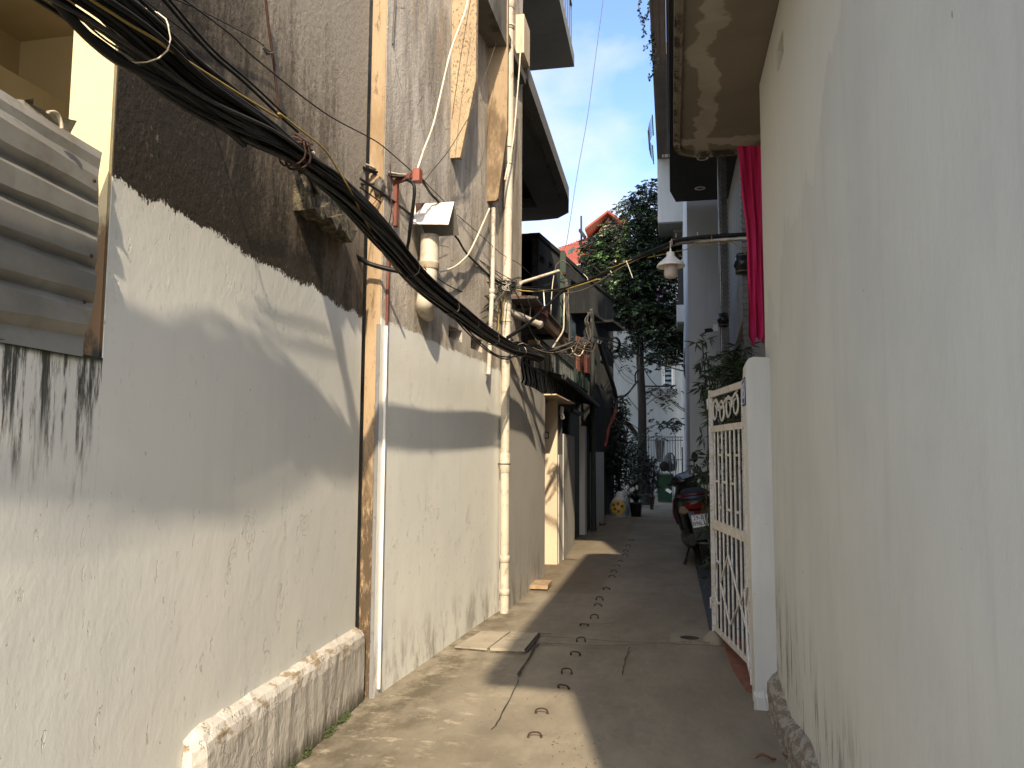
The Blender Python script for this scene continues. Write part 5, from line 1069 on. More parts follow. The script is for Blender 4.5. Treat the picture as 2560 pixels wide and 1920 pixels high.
for sx in (-1,1):
    q = [(sx*.20,0,.02),(sx*.27,-.05,.05),(sx*.30,-.08,.02),(sx*.24,-.1,.0)]; mb.add(q,[(0,1,2,3)])
o = build('carrier_bag', mb, M['bag']); o.location = (c.x,c.y,0); tag(o, 'stuffed plastic carrier bag printed with yellow sunflowers, on the ground at the alley end', 'bag')
c = PG(1505,1312); mb = MB(); mb.lathe((c.x,c.y,.02), [(0,-.02),(.09,-.01),(.10,.02),(.05,.045),(0,.05)], 9); single('crumpled_litter', mb, M['cableg'], (c.x,c.y,0), 'crumpled grey litter on the paving at the foot of the shaded wall', 'litter')
# ---- bamboo behind the gate
def bamboo(stems, label, n, name='bamboo', ls=.16, spread=.12):
    t = Thing(name, (stems[0][0].x,stems[0][0].y,0), label, 'plant'); st = MB(); lf = MB()
    for pts, r in [(s, .008) for s in stems]:
        q = crv(pts,5); st.tube(q, r, 5); m_ = len(q)
        for _ in range(n//len(stems)):
            p = q[int(m_*.25+rnd()*m_*.74)]; c = jit(p, spread)
            d0 = Vector((U(-1,1),U(-1,1),U(-.9,.3))).normalized()
            for k in range(5): leaf(lf, c, ls*U(.7,1.2), (d0+Vector((U(-.6,.6),U(-.6,.6),U(-.5,.3)))).normalized(), .13)
    t.part('stems', st, M['bamboo']); t.part('leaves', lf, M['bamboo']); return t
Yb_ = 9.6
bamboo([[PY(1765,1300,Yb_),PY(1770,1100,Yb_),PY(1762,930,Yb_),PY(1755,850,Yb_)],[PY(1775,1300,Yb_),PY(1780,1100,Yb_),PY(1775,960,Yb_),PY(1765,880,Yb_)],[PY(1770,1300,Yb_),PY(1785,1150,Yb_),PY(1790,1000,Yb_),PY(1782,930,Yb_)]], 'tall bamboo with narrow leaves in front of the white facade, left of the gate', 120, ls=.15, spread=.10)
Yb_ = 7.9
bamboo([[PY(1840,1400,Yb_),PY(1838,1100,Yb_),PY(1832,960,Yb_),PY(1822,890,Yb_)],[PY(1850,1400,Yb_),PY(1850,1100,Yb_),PY(1848,950,Yb_),PY(1852,880,Yb_)],[PY(1830,1400,Yb_),PY(1825,1100,Yb_),PY(1820,960,Yb_),PY(1830,900,Yb_)]], 'bushy bamboo clump directly behind the top of the cream gate', 230, ls=.16, spread=.13)
Yb_ = 10.4
bamboo([[PY(1782,1420,Yb_),PY(1770,1280,Yb_),PY(1755,1190,Yb_),PY(1740,1160,Yb_)],[PY(1785,1420,Yb_),PY(1784,1250,Yb_),PY(1770,1200,Yb_),PY(1752,1195,Yb_)]], 'low bamboo shoots spreading over the parked scooter', 34, ls=.17, spread=.08)
Yb_ = 9.0
bamboo([[PY(1800,1500,Yb_),PY(1790,1460,Yb_),PY(1775,1420,Yb_),PY(1762,1400,Yb_)],[PY(1800,1500,Yb_),PY(1795,1400,Yb_),PY(1782,1350,Yb_),PY(1768,1335,Yb_)]], 'small bamboo tuft at ground level behind the outer gate post', 30, ls=.16, spread=.08)
mb = MB(); f = MB()
for _ in range(22): p = PY(U(1634,1672),U(690,760),21.5); leaf(f, p, U(.05,.09), None, .9)
t = Thing('flower_basket', PY(1655,710,21.5), 'pale pink flowers trailing from the balcony beside the tree crown', 'flowers'); t.part('flowers', f, M['flower'])
for _ in range(90): p = PY(U(1640,1712),U(660,790),21.6); leaf(mb, p, U(.07,.13), None, .5)
t.part('leaves', mb, M['leafd'])
# ================================================================ CABLES
axis = [(-1.55,-.6,2.66,.09),(-1.55,.4,2.74,.092),(-1.555,1.20,2.80,.088),(-1.588,1.832,2.876,.084),(-1.624,2.27,2.872,.081),(-1.625,2.71,2.895,.078),(-1.600,3.10,2.89,.066),(-1.565,3.476,2.853,.058),(-1.557,4.0,2.78,.064),(-1.56,4.58,2.687,.062),(-1.54,5.4,2.625,.058),(-1.515,6.24,2.576,.055),(-1.47,7.0,2.56,.048),(-1.435,7.65,2.60,.046),(-1.37,8.1,2.60,.043)]
def interp(s):
    n = len(axis)-1; x = s*n; i = min(int(x), n-1); t = x-i
    a, b, c, d = (axis[max(i-1,0)], axis[i], axis[i+1], axis[min(i+2,n)])
    return [.5*((2*b[k])+(c[k]-a[k])*t+(2*a[k]-5*b[k]+4*c[k]-d[k])*t*t+(-a[k]+3*b[k]-3*c[k]+d[k])*t**3) for k in range(4)]
def proj(P):
    v = RM.transposed() @ (Vector(P)-C0); return (1280+FPX*v.x/-v.z, 960-FPX*v.y/-v.z)
AX = [interp(i/400) for i in range(401)]; AXP = [proj(a[:3]) for a in AX]
SP = min(range(401), key=lambda i: (AXP[i][0]-752)**2+(AXP[i][1]-372)**2)/400
B = Thing('cable_bundle', (-1.6,2.5,2.9), 'thick sagging bundle of black cables strung along the left walls to the drain pipe', 'cables')
NS = 90
def bpt(s, ang, rho):
    x,y,z,r = interp(s); x2,y2,z2,_ = interp(min(1,s+.01)); x1,y1,z1,_ = interp(max(0,s-.01))
    d = Vector((x2-x1,y2-y1,z2-z1)).normalized(); a = d.cross(Vector((0,0,1))).normalized(); b = a.cross(d).normalized()
    return Vector((x,y,z))+a*math.cos(ang)*rho*r+b*math.sin(ang)*rho*r
mats = ['cable']*9+['cable2']*5+['cableg']*1
for i in range(44):
    a0 = i*2.39996; rho0 = math.sqrt((i+.5)/44)*.98; tw = U(-3.0,3.0)+4.2; ph = U(0,6.28); wob = U(.05,.28); r = U(.0055,.0105) if i > 4 else .014
    s1 = 1.0 if i % 5 else U(.8,.97); pts = []
    for k in range(NS+1):
        s = s1*k/NS; tight = math.exp(-((s-SP)/.045)**2)                  # pinched where the tie holds it
        rho = rho0*(1+wob*math.sin(s*11+ph)*(1-tight))*(1-.32*tight)*(1+(.40 if i%3 == 0 else .10)*max(0,1-s/.2))
        pts.append(bpt(s, a0+tw*s+.5*math.sin(s*6+ph), rho))
    mb = MB(); mb.tube(pts, r, 6); B.part('cable', mb, M[mats[i%len(mats)]])
def onbundle(x, y, k=1.08):
    i = min(range(401), key=lambda i: (AXP[i][0]-x)**2+(AXP[i][1]-y)**2); a = Vector(AX[i][:3]); r = AX[i][3]
    d = ray(x,y).normalized(); t_ = (a-C0).dot(d); off = (C0+d*t_-a).length
    return C0+d*(t_-math.sqrt(max(0,(r*k)**2-off*off))-.004)
yp = [ZI(900,-120),ZI(1050,0),ZI(1290,150),ZI(1500,285),ZI(1750,430),ZI(1950,570),ZI(2062,640),ZR(850,290),ZR(960,360),ZR(1080,435),ZR(1210,512),ZS(100,490),ZS(190,560),ZS(290,640),ZS(345,720),ZS(400,810),ZS(460,930),ZS(520,1040),ZS(580,1130),ZS(630,1180)]
mb = MB(); mb.tube(crv([onbundle(*p) for p in yp],5), .0044, 6); B.part('yellow_cable', mb, M['cabley'])
def loop(s, r, mat, w, name='tie', tail=0, under=None):
    q = [bpt(s+.002*math.sin(k), 2*math.pi*k/16+.3, r) for k in range(17)]; mb = MB(); mb.tube(q, w, 5)
    if tail: e = q[4]; mb.tube(crv([e, e+Vector((-.02,.03,tail*.6)), e+Vector((.03,.05,tail))],4), w*.8, 4)
    B.part(name, mb, M[mat])
loop(SP+.003, .95, 'rust', .006, 'wire_tie'); loop(SP-.006, .97, 'rust', .005, 'wire_tie')
for s, m_, tl in ((.24,'cablew',0),(.62,'cable2',0),(.70,'cableg',.05),(.745,'cable2',0),(.80,'cableg',.06),(.90,'tie',.04)): loop(s, 1.12, m_, .0026 if m_ != 'cableg' else .004, 'tie', tl)
for s in (SP,): p = bpt(s, .6, 1.2); q = PX(740,335,W1[0]+.0,W1[1]); mb = MB(); mb.tube([p, q], .006, 6); mb.tube([p, p+(p-q)*.15], .006, 6); B.part('hook', mb, M['rust'])
# slack loops hanging under it
mb = MB(); mb.tube(crv([bpt(.70,-1.6,.9), bpt(.74,-1.5,1.9), bpt(.79,-1.5,2.6), bpt(.84,-1.4,2.5), bpt(.87,0,1.1), bpt(.865,1.2,1.1)],6), .006, 6); B.part('slack_cable', mb, M['cable2'])
mb = MB(); mb.tube(crv([bpt(.72,-1.7,.9), bpt(.77,-1.5,2.0), bpt(.82,-1.6,2.3), bpt(.88,-1.5,1.3)],6), .006, 6); B.part('slack_cable', mb, M['cable'])
mb = MB(); mb.tube(crv([bpt(.60,-1.7,.9), bpt(.615,-1.5,1.5), bpt(.64,-1.4,1.4), bpt(.655,-1.5,.9)],6), .003, 5); B.part('slack_cable', mb, M['cable2'])
def wire(name, pts, r, mat, label, cat='cable', n=6, group=None, seg=6):
    q = crv(pts, n); mb = MB(); mb.tube(q, r, seg); return single(name, mb, M[mat], q[0], label, cat, group)
def onw(f, pts, W, off): return [PX(*f(x,y), W[0]+off, W[1]) for x, y in pts]
S_ = lambda x, y: (x, y)
# thick lower cable
def dpt(f, pts): return [PY(*f(x,y), Y) for x,y,Y in pts]
wire('thick_cable', [PX(*ZI(x,y), -1.60, 0) for x,y in ((400,-260),(640,0),(830,230),(1080,480),(1350,690),(1650,840),(1950,990),(2212,1130))]+[bpt(SP-.06,-1.9,1.1)], .0155, 'cable', 'thickest black cable, hanging just below the bundle across the yellow pier')
wire('thin_cable', [PX(*ZI(x,y), -1.62, 0) for x,y in ((700,-40),(920,200),(1200,450),(1500,640),(1800,830))], .0032, 'cable2', 'thin cable between the thick cable and the bundle in front of the yellow pier')
wire('thick_cable', [bpt(SP+.01,-1.6,.8)]+dpt(ZS, [(225,750,3.45),(270,850,3.9),(330,960,4.35),(400,1075,4.6),(470,1130,4.72),(540,1155,4.75),(615,1172,4.78)]), .016, 'cable', 'thick black cable looping down below the bundle across the tan pier')
# thin wires above the bundle
W = W1
wire('wire', onw(S_, [(405,-5),(520,127),(610,205),(700,290),(745,330)], W1, .22), .0065, 'cable', 'upper left wire running close above the bundle to its tie')
wire('wire', onw(S_, [(420,-5),(530,122),(625,205),(715,290)], W1, .20), .005, 'cable', 'second wire just above the bundle, almost touching the first')
wire('wire', onw(S_, [(455,-5),(578,87),(640,147),(813,283),(938,352)], W1, .16)+onw(S_, [(1000,402),(1040,438)], W2, .14), .004, 'cable2', 'long thin straight wire from the upper left to the red bracket')
wire('wire', onw(S_, [(355,-5),(440,62),(480,92),(545,150),(620,215)], W1, .2), .003, 'cable2', 'very thin wire crossing the blackened render above the bundle')
wire('wire', onw(S_, [(430,-5),(520,35),(640,100),(668,125),(682,132)], W1, .03), .003, 'cable2', 'thin wire ending in a knot on the red hanging rod')
wire('hanging_rod', onw(S_, [(664,-8),(672,70),(682,140),(690,210),(697,290)], W1, .03), .0075, 'rust', 'thin rusty rod hanging down the blackened render near the top', 'rod')
mb = MB(); q = onw(S_, [(660,118),(668,136),(684,134)], W1, .04)
for k in range(4): mb.tube(crv([jit(v,.006) for v in q],3), .004, 5)
single('wire_knot', mb, M['cableg'], q[0], 'small grey wire knot on the rusty hanging rod', 'knot')
wire('cable_tie_tail', [bpt(.30,1.2,1.05)]+dpt(ZI, [(2080,500,2.9),(2212,430,2.95)])+dpt(ZR, [(900,135,3.0),(958,128,3.0)]), .0035, 'tie', 'long pale nylon tie tail curving up from the bundle', 'tie')
wire('cable_tie_tail', dpt(ZR, [(775,245,2.72),(800,238,2.75),(840,240,2.75),(860,270,2.75),(873,320,2.75)]), .0032, 'cabley', 'short yellow tie tail bent down beside the yellow cable', 'tie')
# bunch to the red bracket
mb_pts = [(700,340,4.0),(760,368,4.25),(840,400,4.5),(900,417,4.75),(954,436,4.9),(1001,441,5.0),(1045,440,5.05)]
for k, (r, m_, o_) in enumerate(((.011,'cable',0),(.008,'cable2',-4),(.006,'cableg',-9),(.005,'cable',4),(.004,'cablew',-13))):
    wire('branch_cable', [bpt(SP+.004*k,.8,.9)]+[PY(x+U(-3,3), y+o_*(1-abs(i-3)/4)+U(-2,2), Y+U(-.03,.03)) for i,(x,y,Y) in enumerate(mb_pts)], r, m_, ('heaviest cable','second heaviest cable','grey cable','thin black cable','uppermost pale cable')[k]+' of the small bunch reaching the red bracket', group='cables branching to the red bracket')
wire('drop_cable', dpt(ZB, [(640,820,5.0),(735,880,4.98),(752,1000,4.98),(735,1180,5.0),(715,1320,5.02),(690,1500,5.05),(675,1660,5.1)])+dpt(ZC, [(655,100,5.15),(640,260,5.2)]), .012, 'cable', 'black cable dropping straight from the red bracket behind the bundle')
wire('wire', dpt(ZB, [(330,700,4.9),(390,800,4.9),(385,900,4.9),(440,1180,4.92),(400,1440,4.95)]), .004, 'rust', 'thin brown wire drooping left of the red bracket')
wire('short_rod', dpt(ZB, [(417,605,4.9),(415,790,4.9),(400,1180,4.95)]), .004, 'rust', 'thin upright rusty rod left of the red bracket', 'rod')
mb = MB(); c = PY(*ZB(270,870),4.85); 
for k in range(10): mb.tube(crv([jit(c,.03) for _ in range(5)],4), .003, 4)
mb.lathe(c+Vector((0,0,-.05)), [(.0,-.05),(.03,-.04),(.045,.02),(.03,.07),(.0,.08)], 9)
single('dried_wrapping', mb, M['cableg'], c, 'clump of torn brown wrapping caught on the cables in front of the tan pier', 'wrapping')
wire('wire', dpt(ZB, [(280,790,4.85),(200,870,4.83),(130,890,4.8),(0,880,4.7)]), .009, 'cable2', 'dark cable curving left from the torn wrapping clump')
wire('wire', dpt(ZB, [(300,960,4.85),(270,1050,4.83),(120,1235,4.8)]), .003, 'redprime', 'thin red wire hanging from the torn wrapping clump')
wire('feeder_cable', dpt(ZB, [(830,800,5.05),(900,900,5.15),(985,1030,5.3),(1090,1140,5.4)])+dpt(ZB, [(1230,1360,5.75),(1310,1590,5.95)])+dpt(ZC, [(1360,0,6.1),(1470,180,6.4),(1640,350,6.9),(1850,545,7.4),(2010,640,7.52)]), .010, 'cable', 'heavier cable from the red bracket passing behind the tin hood to the drain pipe knot')
wire('wire', dpt(ZB, [(840,790,5.05),(960,920,5.2),(1100,1060,5.35),(1165,1130,5.4)]), .0035, 'cable2', 'thin wire from the red bracket to the ridge of the tin hood')
K = PY(1268,718,7.5)
sets = [([(ZB,0,815,4.5),(ZB,460,1130,5.0),(ZB,850,1440,5.5),(ZC,1110,0,6.2),(ZC,1500,270,6.8),(ZC,1840,520,7.3)], .006,'cable'),
 ([(ZB,0,800,4.5),(ZB,470,1120,5.0),(ZB,860,1420,5.5),(ZC,1180,-20,6.2),(ZC,1480,180,6.8),(ZC,1900,480,7.4)], .0045,'cable'),
 ([(ZB,0,930,4.6),(ZB,500,1300,5.1),(ZC,920,0,6.0),(ZC,1400,340,6.8),(ZC,1850,595,7.4)], .0045,'cable'),
 ([(ZB,0,1000,4.6),(ZB,640,1640,5.3),(ZC,1090,295,6.1),(ZC,1440,420,6.7),(ZC,1660,525,7.1),(ZC,1800,490,7.35)], .0045,'cable2'),
 ([(ZC,590,0,5.3),(ZC,1090,345,6.1),(ZC,1500,530,6.8),(ZC,1880,600,7.4)], .0045,'cable'),
 ([(ZC,890,385,5.3),(ZC,1200,615,6.0),(ZC,1500,745,6.7),(ZC,1700,775,7.1),(ZC,1900,740,7.4)], .0045,'cable'),
 ([(ZC,1190,-10,6.2),(ZC,1560,220,6.8),(ZC,1880,430,7.4),(ZC,2100,560,7.6)], .004,'cable2'),
 ([(ZC,1590,1040,6.9),(ZC,1750,900,7.2),(ZC,1870,820,7.35),(ZC,1960,730,7.45)], .010,'cable2'),
 ([(ZC,1600,1060,6.9),(ZC,1760,925,7.2),(ZC,1890,830,7.35),(ZC,1990,720,7.45)], .007,'cableg'),
 ([(ZC,1700,1085,7.0),(ZC,1830,1000,7.3),(ZC,1930,850,7.4),(ZC,2000,740,7.45)], .005,'cable2'),
 ([(ZC,1100,700,6.2),(ZC,1500,745,6.9),(ZC,1750,800,7.2),(ZC,1930,805,7.45)], .003,'cable2')]
lab = ['lower of the top pair of wires sloping past the tin hood','upper of the top pair of wires sloping past the tin hood','third wire down, crossing the face of the vent pipe','fourth wire down, dipping before the small waste pipe','fifth wire down, crossing the vent pipe collar','lowest sagging wire, swinging up to the knot on the drain pipe','thin wire crossing behind the drain pipe knot to the right','thick dark cable climbing from the bundle end to the knot','grey cable climbing beside it from the bundle end to the knot','thin dark cable curling up from the bundle to the knot','faintest thin wire under the sagging one']
for (pts, r, m_), l in zip(sets, lab): wire('wire', [PY(*f(x,y),Y) for f,x,y,Y in pts]+[K+Vector((U(-.03,.03),0,U(-.03,.03)))], r, m_, l, group='wires converging on the drain pipe knot')
wire('wire', [PY(*ZB(1340,1310),6.3),PY(*ZB(1740,1655),7.0),PY(*ZC(1880,130),7.3),PY(*ZC(2000,220),7.5),PY(1302,663,8.3),PY(1340,700,9.0),PY(1380,740,9.6),PY(1405,765,10.5)], .0035, 'cable2', 'thin wire passing high behind the drain pipe and out to the wooden post')
wire('tan_cable', onw(ZB, [(1790,1225),(1700,1430),(1600,1655)], W2, .06)+onw(ZC, [(1500,190),(1400,300),(1300,375),(1200,415),(1100,440)], W2, .07), .0085, 'tan' if 0 else 'cablew', 'tan cable curving from the second fin down to the vent pipe collar')
wire('white_tube', [PY(*ZA(1495,-20),5.35),PY(*ZA(1440,200),5.32),PY(*ZA(1250,720),5.25),PY(*ZB(1030,0),5.18),PY(*ZB(880,420),5.12),PY(*ZB(772,748),5.06)], .0078, 'cablew', 'straight cream tube slanting down to the red bracket', 'tube')
wire('wire', [PY(*ZA(1530,-10),5.9),PY(*ZA(1400,740),5.85),PY(*ZA(1270,1640),5.75)], .003, 'cable2', 'thin dark wire hanging across the first fin')
wire('wire', [PY(*ZB(1480,0),5.9),PY(*ZB(1240,400),5.6),PY(*ZB(1000,700),5.3),PY(*ZB(870,870),5.1)], .003, 'cable2', 'thin wire slanting from under the first fin to the red bracket')
wire('wire', [PY(*ZA(1920,480),7.0),PY(*ZA(1780,900),6.7),PY(*ZA(1690,1150),6.4),PY(*ZB(1480,10),6.1)], .003, 'cableg', 'thin grey wire across the dark window box between the fins')
wire('tan_cable', [PY(1303,70,7.5),PY(1299,160,7.5),PY(1288,300,7.45),PY(1280,370,7.42),PY(1268,420,7.35),PY(1262,450,7.3)], .008, 'cablew', 'tan cable strapped slantwise across the top of the drain pipe')
for y0,y1 in ((370,450),): wire('wire', [PY(1284,360,7.45),PY(1272,400,7.4),PY(1263,450,7.4)], .004, 'cable2', 'thin dark wire beside the tan cable on the drain pipe')
# knot
mb = MB()
for k in range(26): mb.tube(crv([K+Vector((U(-.10,.10),U(-.05,.03),U(-.07,.07))) for _ in range(5)],4), U(.002,.005), 4)
single('wire_knot', mb, M['cable2'], K, 'tangled knot of wire ends in front of the drain pipe', 'knot')
mb = MB()
for k in range(6): mb.tube(crv([K+Vector((U(-.05,.07),-.05,U(-.05,.04))) for _ in range(3)],3), U(.002,.0032), 4)
single('tie_cluster', mb, M['tie'], K, 'cluster of white tie ends on the knot at the drain pipe', 'ties')
for k, (x0,y0,x1,y1) in enumerate(((1262,730,1255,800),(1258,725,1240,830),(1270,730,1262,820),(1275,735,1290,840))):
    wire('drop_wire', [PY(x0,y0,7.5),PY((x0+x1)/2+U(-4,4),(y0+y1)/2,7.5),PY(x1,y1,7.5)], (.005,.003,.003,.0025)[k], ('cabley','cable2','cable2','cable')[k], ('yellow wire dropping left of the drain pipe','thin wire dropping far left of the drain pipe','thin wire hanging down the face of the drain pipe','thin wire hanging right of the drain pipe')[k])
wire('yellow_cable', [PY(1247,760,7.5),PY(1247,790,7.5),PY(1246,828,7.45)], .005, 'cabley', 'short upright yellow cable left of the drain pipe')
# crossing to the right
A = [(ZD,430,672,7.5),(ZD,620,705,7.6),(ZD,870,708,7.7),(ZD,1150,688,7.7),(ZD,1430,608,7.5),(ZD,1630,540,7.4)]
wire('yellow_cable', [PY(*f(x,y),Y) for f,x,y,Y in A], .0075, 'cabley', 'yellow cable sagging across the alley to the right')
Bc = [(ZD,430,660,7.5),(ZD,640,672,7.6),(ZD,1000,690,7.7),(ZD,1250,648,7.65),(ZD,1500,555,7.5),(ZD,1800,430,7.3),(ZD,2150,250,7.1),(ZQ,150,472,6.95),(ZQ,300,405,6.85),(ZQ,420,384,6.8),(ZQ,600,368,6.75),(ZQ,880,350,6.7)]
rr = [.006,.007,.010,.014,.018,.018,.018,.018,.018,.018,.017,.016]
q = crv([PY(*f(x,y),Y) for f,x,y,Y in Bc],5); rs = [rr[min(i//5,11)] for i in range(len(q))]; mb = MB(); mb.tube(q, rs, 9); single('crossing_cable', mb, M['cable'], q[0], 'thick black cable spanning the alley from the drain pipe to the right hand wall', 'cable')
wire('wire', [PY(*f(x,y),Y) for f,x,y,Y in ((ZD,1170,735,7.7),(ZD,1330,715,7.6),(ZD,1500,660,7.5),(ZD,1700,545,7.35),(ZD,1850,440,7.25),(ZD,2050,330,7.15),(ZQ,100,505,7.0),(ZQ,300,440,6.85),(ZQ,450,420,6.8))], .007, 'cableg', 'greyish cable slung under the thick black cable across the alley')
wire('yellow_cable', [PY(*f(x,y),Y) for f,x,y,Y in ((ZD,1735,440,7.35),(ZD,1760,390,7.3),(ZD,1850,370,7.25),(ZD,2000,310,7.15),(ZQ,180,450,6.95),(ZQ,270,395,6.85),(ZQ,310,400,6.85))], .004, 'cabley', 'thin yellow wire clipped on top of the thick crossing cable')
wire('yellow_cable', [PY(*f(x,y),Y) for f,x,y,Y in ((ZQ,60,545,7.05),(ZQ,200,515,6.95),(ZQ,370,480,6.85),(ZQ,480,435,6.8),(ZQ,640,440,6.75),(ZQ,760,415,6.7),(ZQ,880,520,6.68))], .004, 'cabley', 'thin yellow wire hanging below the galvanised tube at right')
wire('steel_arm', [PY(*ZQ(290,415),6.9),PY(*ZQ(440,408),6.85),PY(*ZQ(600,400),6.78),PY(*ZQ(890,383),6.7)], .021, 'steel', 'galvanised steel tube reaching left from the wall beside the pink cloth', 'tube', seg=12)
wire('wire', [PY(*ZD(560,660),7.6),PY(*ZD(850,635),7.9),PY(*ZD(1000,585),8.6),PY(*ZD(1160,530),9.9),PY(*ZD(1250,480),10.6)], .0045, 'cable', 'black wire rising from the drain pipe to the wooden post')
wire('wire', [PY(*ZD(430,640),7.6),PY(*ZD(760,650),7.9),PY(*ZD(1000,610),8.6),PY(*ZD(1290,555),10.6)], .004, 'cable2', 'second thin wire rising to the wooden post')
wire('black_tube', [PY(*ZD(380,1350),7.3),PY(*ZD(640,1175),7.6),PY(*ZD(900,940),8.0),PY(*ZD(1110,735),8.3),PY(*ZD(1190,700),8.5)], .018, 'cable', 'thick black tube rising diagonally from the bundle end, in front of the awning', 'tube', seg=9)
wire('white_tube', [PY(*ZD(565,592),7.9),PY(*ZD(1085,428),9.4)], .019, 'cablew', 'straight cream tube slanting between the drain pipe and the wooden post', 'tube', seg=9)
wire('white_wire', [PY(*ZD(878,690),7.7),PY(*ZD(885,800),7.7),PY(*ZD(892,910),7.7)], .006, 'lampw', 'short white wire hanging straight down from the yellow cable')
wire('white_wire', [PY(*ZD(1020,490),8.8),PY(*ZD(1000,640),8.4),PY(*ZD(985,850),8.3),PY(*ZD(980,1030),8.3)], .005, 'cablew', 'longer cream wire hanging left of the wooden post')
wire('cable', [PY(*ZD(1035,430),10.5),PY(*ZD(1060,340),10.6),PY(*ZD(1140,290),10.7),PY(*ZD(1220,330),10.7),PY(*ZD(1300,420),10.8),PY(*ZD(1390,500),10.9)], .008, 'cableg', 'grey cable arching over the wooden post')
wire('cable', [PY(*ZD(1090,410),10.6),PY(*ZD(1130,470),10.6),PY(*ZD(1170,540),10.6),PY(*ZD(1225,655),10.5)], .007, 'cableg', 'cream grey cable slanting across the wooden post')
for k in range(6): wire('post_cable', [PY(*ZD(1165+k*7,540),10.7),PY(*ZD(1190+k*6,700),10.65),PY(*ZD(1180+k*9,900),10.6),PY(*ZD(1215+k*4,1150),10.5),PY(*ZD(1225+k*3,1420),9.9)], U(.004,.008), ('cable2','cableg')[k%2], ('leftmost','second','third','fourth','fifth','rightmost')[k]+' of the cables running down beside the wooden post', group='cables down the wooden post')
wire('cable', [PY(*ZD(1165,700),10.6),PY(*ZD(1160,1050),10.5),PY(*ZD(1150,1240),10.0),PY(*ZD(1080,1370),9.3),PY(*ZD(1010,1480),8.6)], .011, 'cablew', 'tan cable bending off the wooden post down to the bundle end')
wire('wire', [PY(*ZD(480,700),7.6),PY(*ZD(560,860),7.7),PY(*ZD(620,1050),7.8),PY(*ZD(680,1200),7.9),PY(*ZD(740,1330),8.0),PY(*ZD(860,1480),8.0)], .006, 'cable2', 'dark wire swinging down in front of the tin lean to')
wire('wire', [PY(*ZD(500,690),7.6),PY(*ZD(600,740),7.7),PY(*ZD(690,900),7.8),PY(*ZD(690,1060),7.8)], .004, 'cable2', 'thin dark wire in front of the tin lean to')
# bundle tail in the shade
tail = [(370,1400,7.7),(600,1470,8.0),(850,1530,8.3),(1080,1500,8.6),(1250,1430,8.9),(1340,1400,9.1)]
for k in range(9):
    o_ = U(-26,26); wire('tail_cable', [bpt(.97,U(0,6),.7)]+[PY(*ZD(x+U(-12,12), y+o_+U(-14,14)), Y+U(-.06,.06)) for x,y,Y in tail], U(.006,.013), ('cable2','cableg','cable')[k%3], ('upper' if o_ < -9 else 'middle' if o_ < 9 else 'lower')+' '+'dusty cable, '+('nearest','second','third','fourth','middle','sixth','seventh','eighth','last')[k]+' of those bunched in the bundle tail under the awning', group='dusty cables at the bundle tail')
wire('loop_cable', [PY(*ZD(400,1430),7.7),PY(*ZD(520,1400),7.8),PY(*ZD(680,1470),8.0),PY(*ZD(860,1540),8.2),PY(*ZD(1010,1560),8.4),PY(*ZD(1200,1510),8.6),PY(*ZD(1300,1460),8.8)], .009, 'cableg', 'lighter grey cable draped along the front of the bundle tail')
wire('loop_cable', [PY(*ZD(1080,1490),8.6),PY(*ZD(1150,1560),8.6),PY(*ZD(1230,1590),8.7),PY(*ZD(1310,1530),8.8),PY(*ZD(1350,1440),8.9),PY(*ZD(1420,1440),9.4),PY(*ZD(1440,1380),10.5)], .008, 'cableg', 'grey cable looping below the bundle tail at its right end')
wire('loop_cable', [PY(*ZD(1260,1480),8.8),PY(*ZD(1300,1570),8.8),PY(*ZD(1380,1600),8.9),PY(*ZD(1430,1520),9.0),PY(*ZD(1460,1400),10.5)], .007, 'cablew', 'cream cable making the lowest loop right of the bundle tail')
wire('loop_cable', [PY(*ZD(700,1560),8.2),PY(*ZD(740,1630),8.2),PY(*ZD(790,1640),8.2),PY(*ZD(815,1590),8.2)], .005, 'cable2', 'small dark cable loop hanging over the grille bars')
for k in range(14):
    c = PY(*ZD(1340+U(-40,90),1490+U(-70,80)),9.0); mb = MB() if k == 0 else mb; mb.tube(crv([c+Vector((U(-.16,.16),U(-.1,.1),U(-.12,.12))) for _ in range(5)],4), U(.004,.007), 5)
single('cable_tangle', mb, simple('brown dusty cable', (.07,.055,.04), .7), c, 'messy tangle of grey brown cables at the right end of the bundle tail', 'cables')
# cables round the far utility pole
pg = 15.3
for k in range(9): wire('pole_cable', [PY(*ZD(1500+U(-20,40),1000),pg),PY(*ZD(1470+U(-20,90),1120+U(-30,30)),pg-.3),PY(*ZD(1500+U(-70,60),1280+U(-40,40)),pg-.4),PY(*ZD(1450+U(-60,60),1400),pg-2),PY(*ZD(1400+U(-60,30),1470+U(-50,50)),pg-5)], U(.008,.013), ('cable2','cableg')[k%2], ('leftmost','second','third','fourth','middle','sixth','seventh','eighth','rightmost')[k]+' of the cables spilling off the utility pole towards the bundle tail', group='cables spilling off the utility pole')
for k in range(5):
    c = PY(1536,862,18.0); q = [c+Vector((math.cos(a*.35+k)*(.10+.012*k),U(-.02,.02),math.sin(a*.35+k)*(.15+.01*k))) for a in range(19)]; mb = MB() if k == 0 else mb; mb.tube(q, .010, 5)
single('cable_coil', mb, M['cable'], c, 'round coil of black cable hanging in front of the white end wall', 'cable')
def far(pts, r, mat, lab, name='span_cable'): wire(name, [PY(*f(x,y),Y) for f,x,y,Y in pts], r, mat, lab, 'cable')
far([(ZG,330,-60,15.4),(ZG,700,30,18),(ZG,1000,190,20.5),(ZG,1300,340,22),(ZG,1530,440,23),(ZG,1800,450,22),(ZG,2080,470,20)], .017, 'cable', 'upper heavy cable from the coil past the tree trunk to the white house')
far([(ZG,430,0,15.4),(ZG,780,150,18),(ZG,1100,260,20.5),(ZG,1400,400,22),(ZG,1750,510,21.5),(ZG,2090,600,20)], .017, 'cable', 'lower heavy cable from the coil past the tree trunk to the white house')
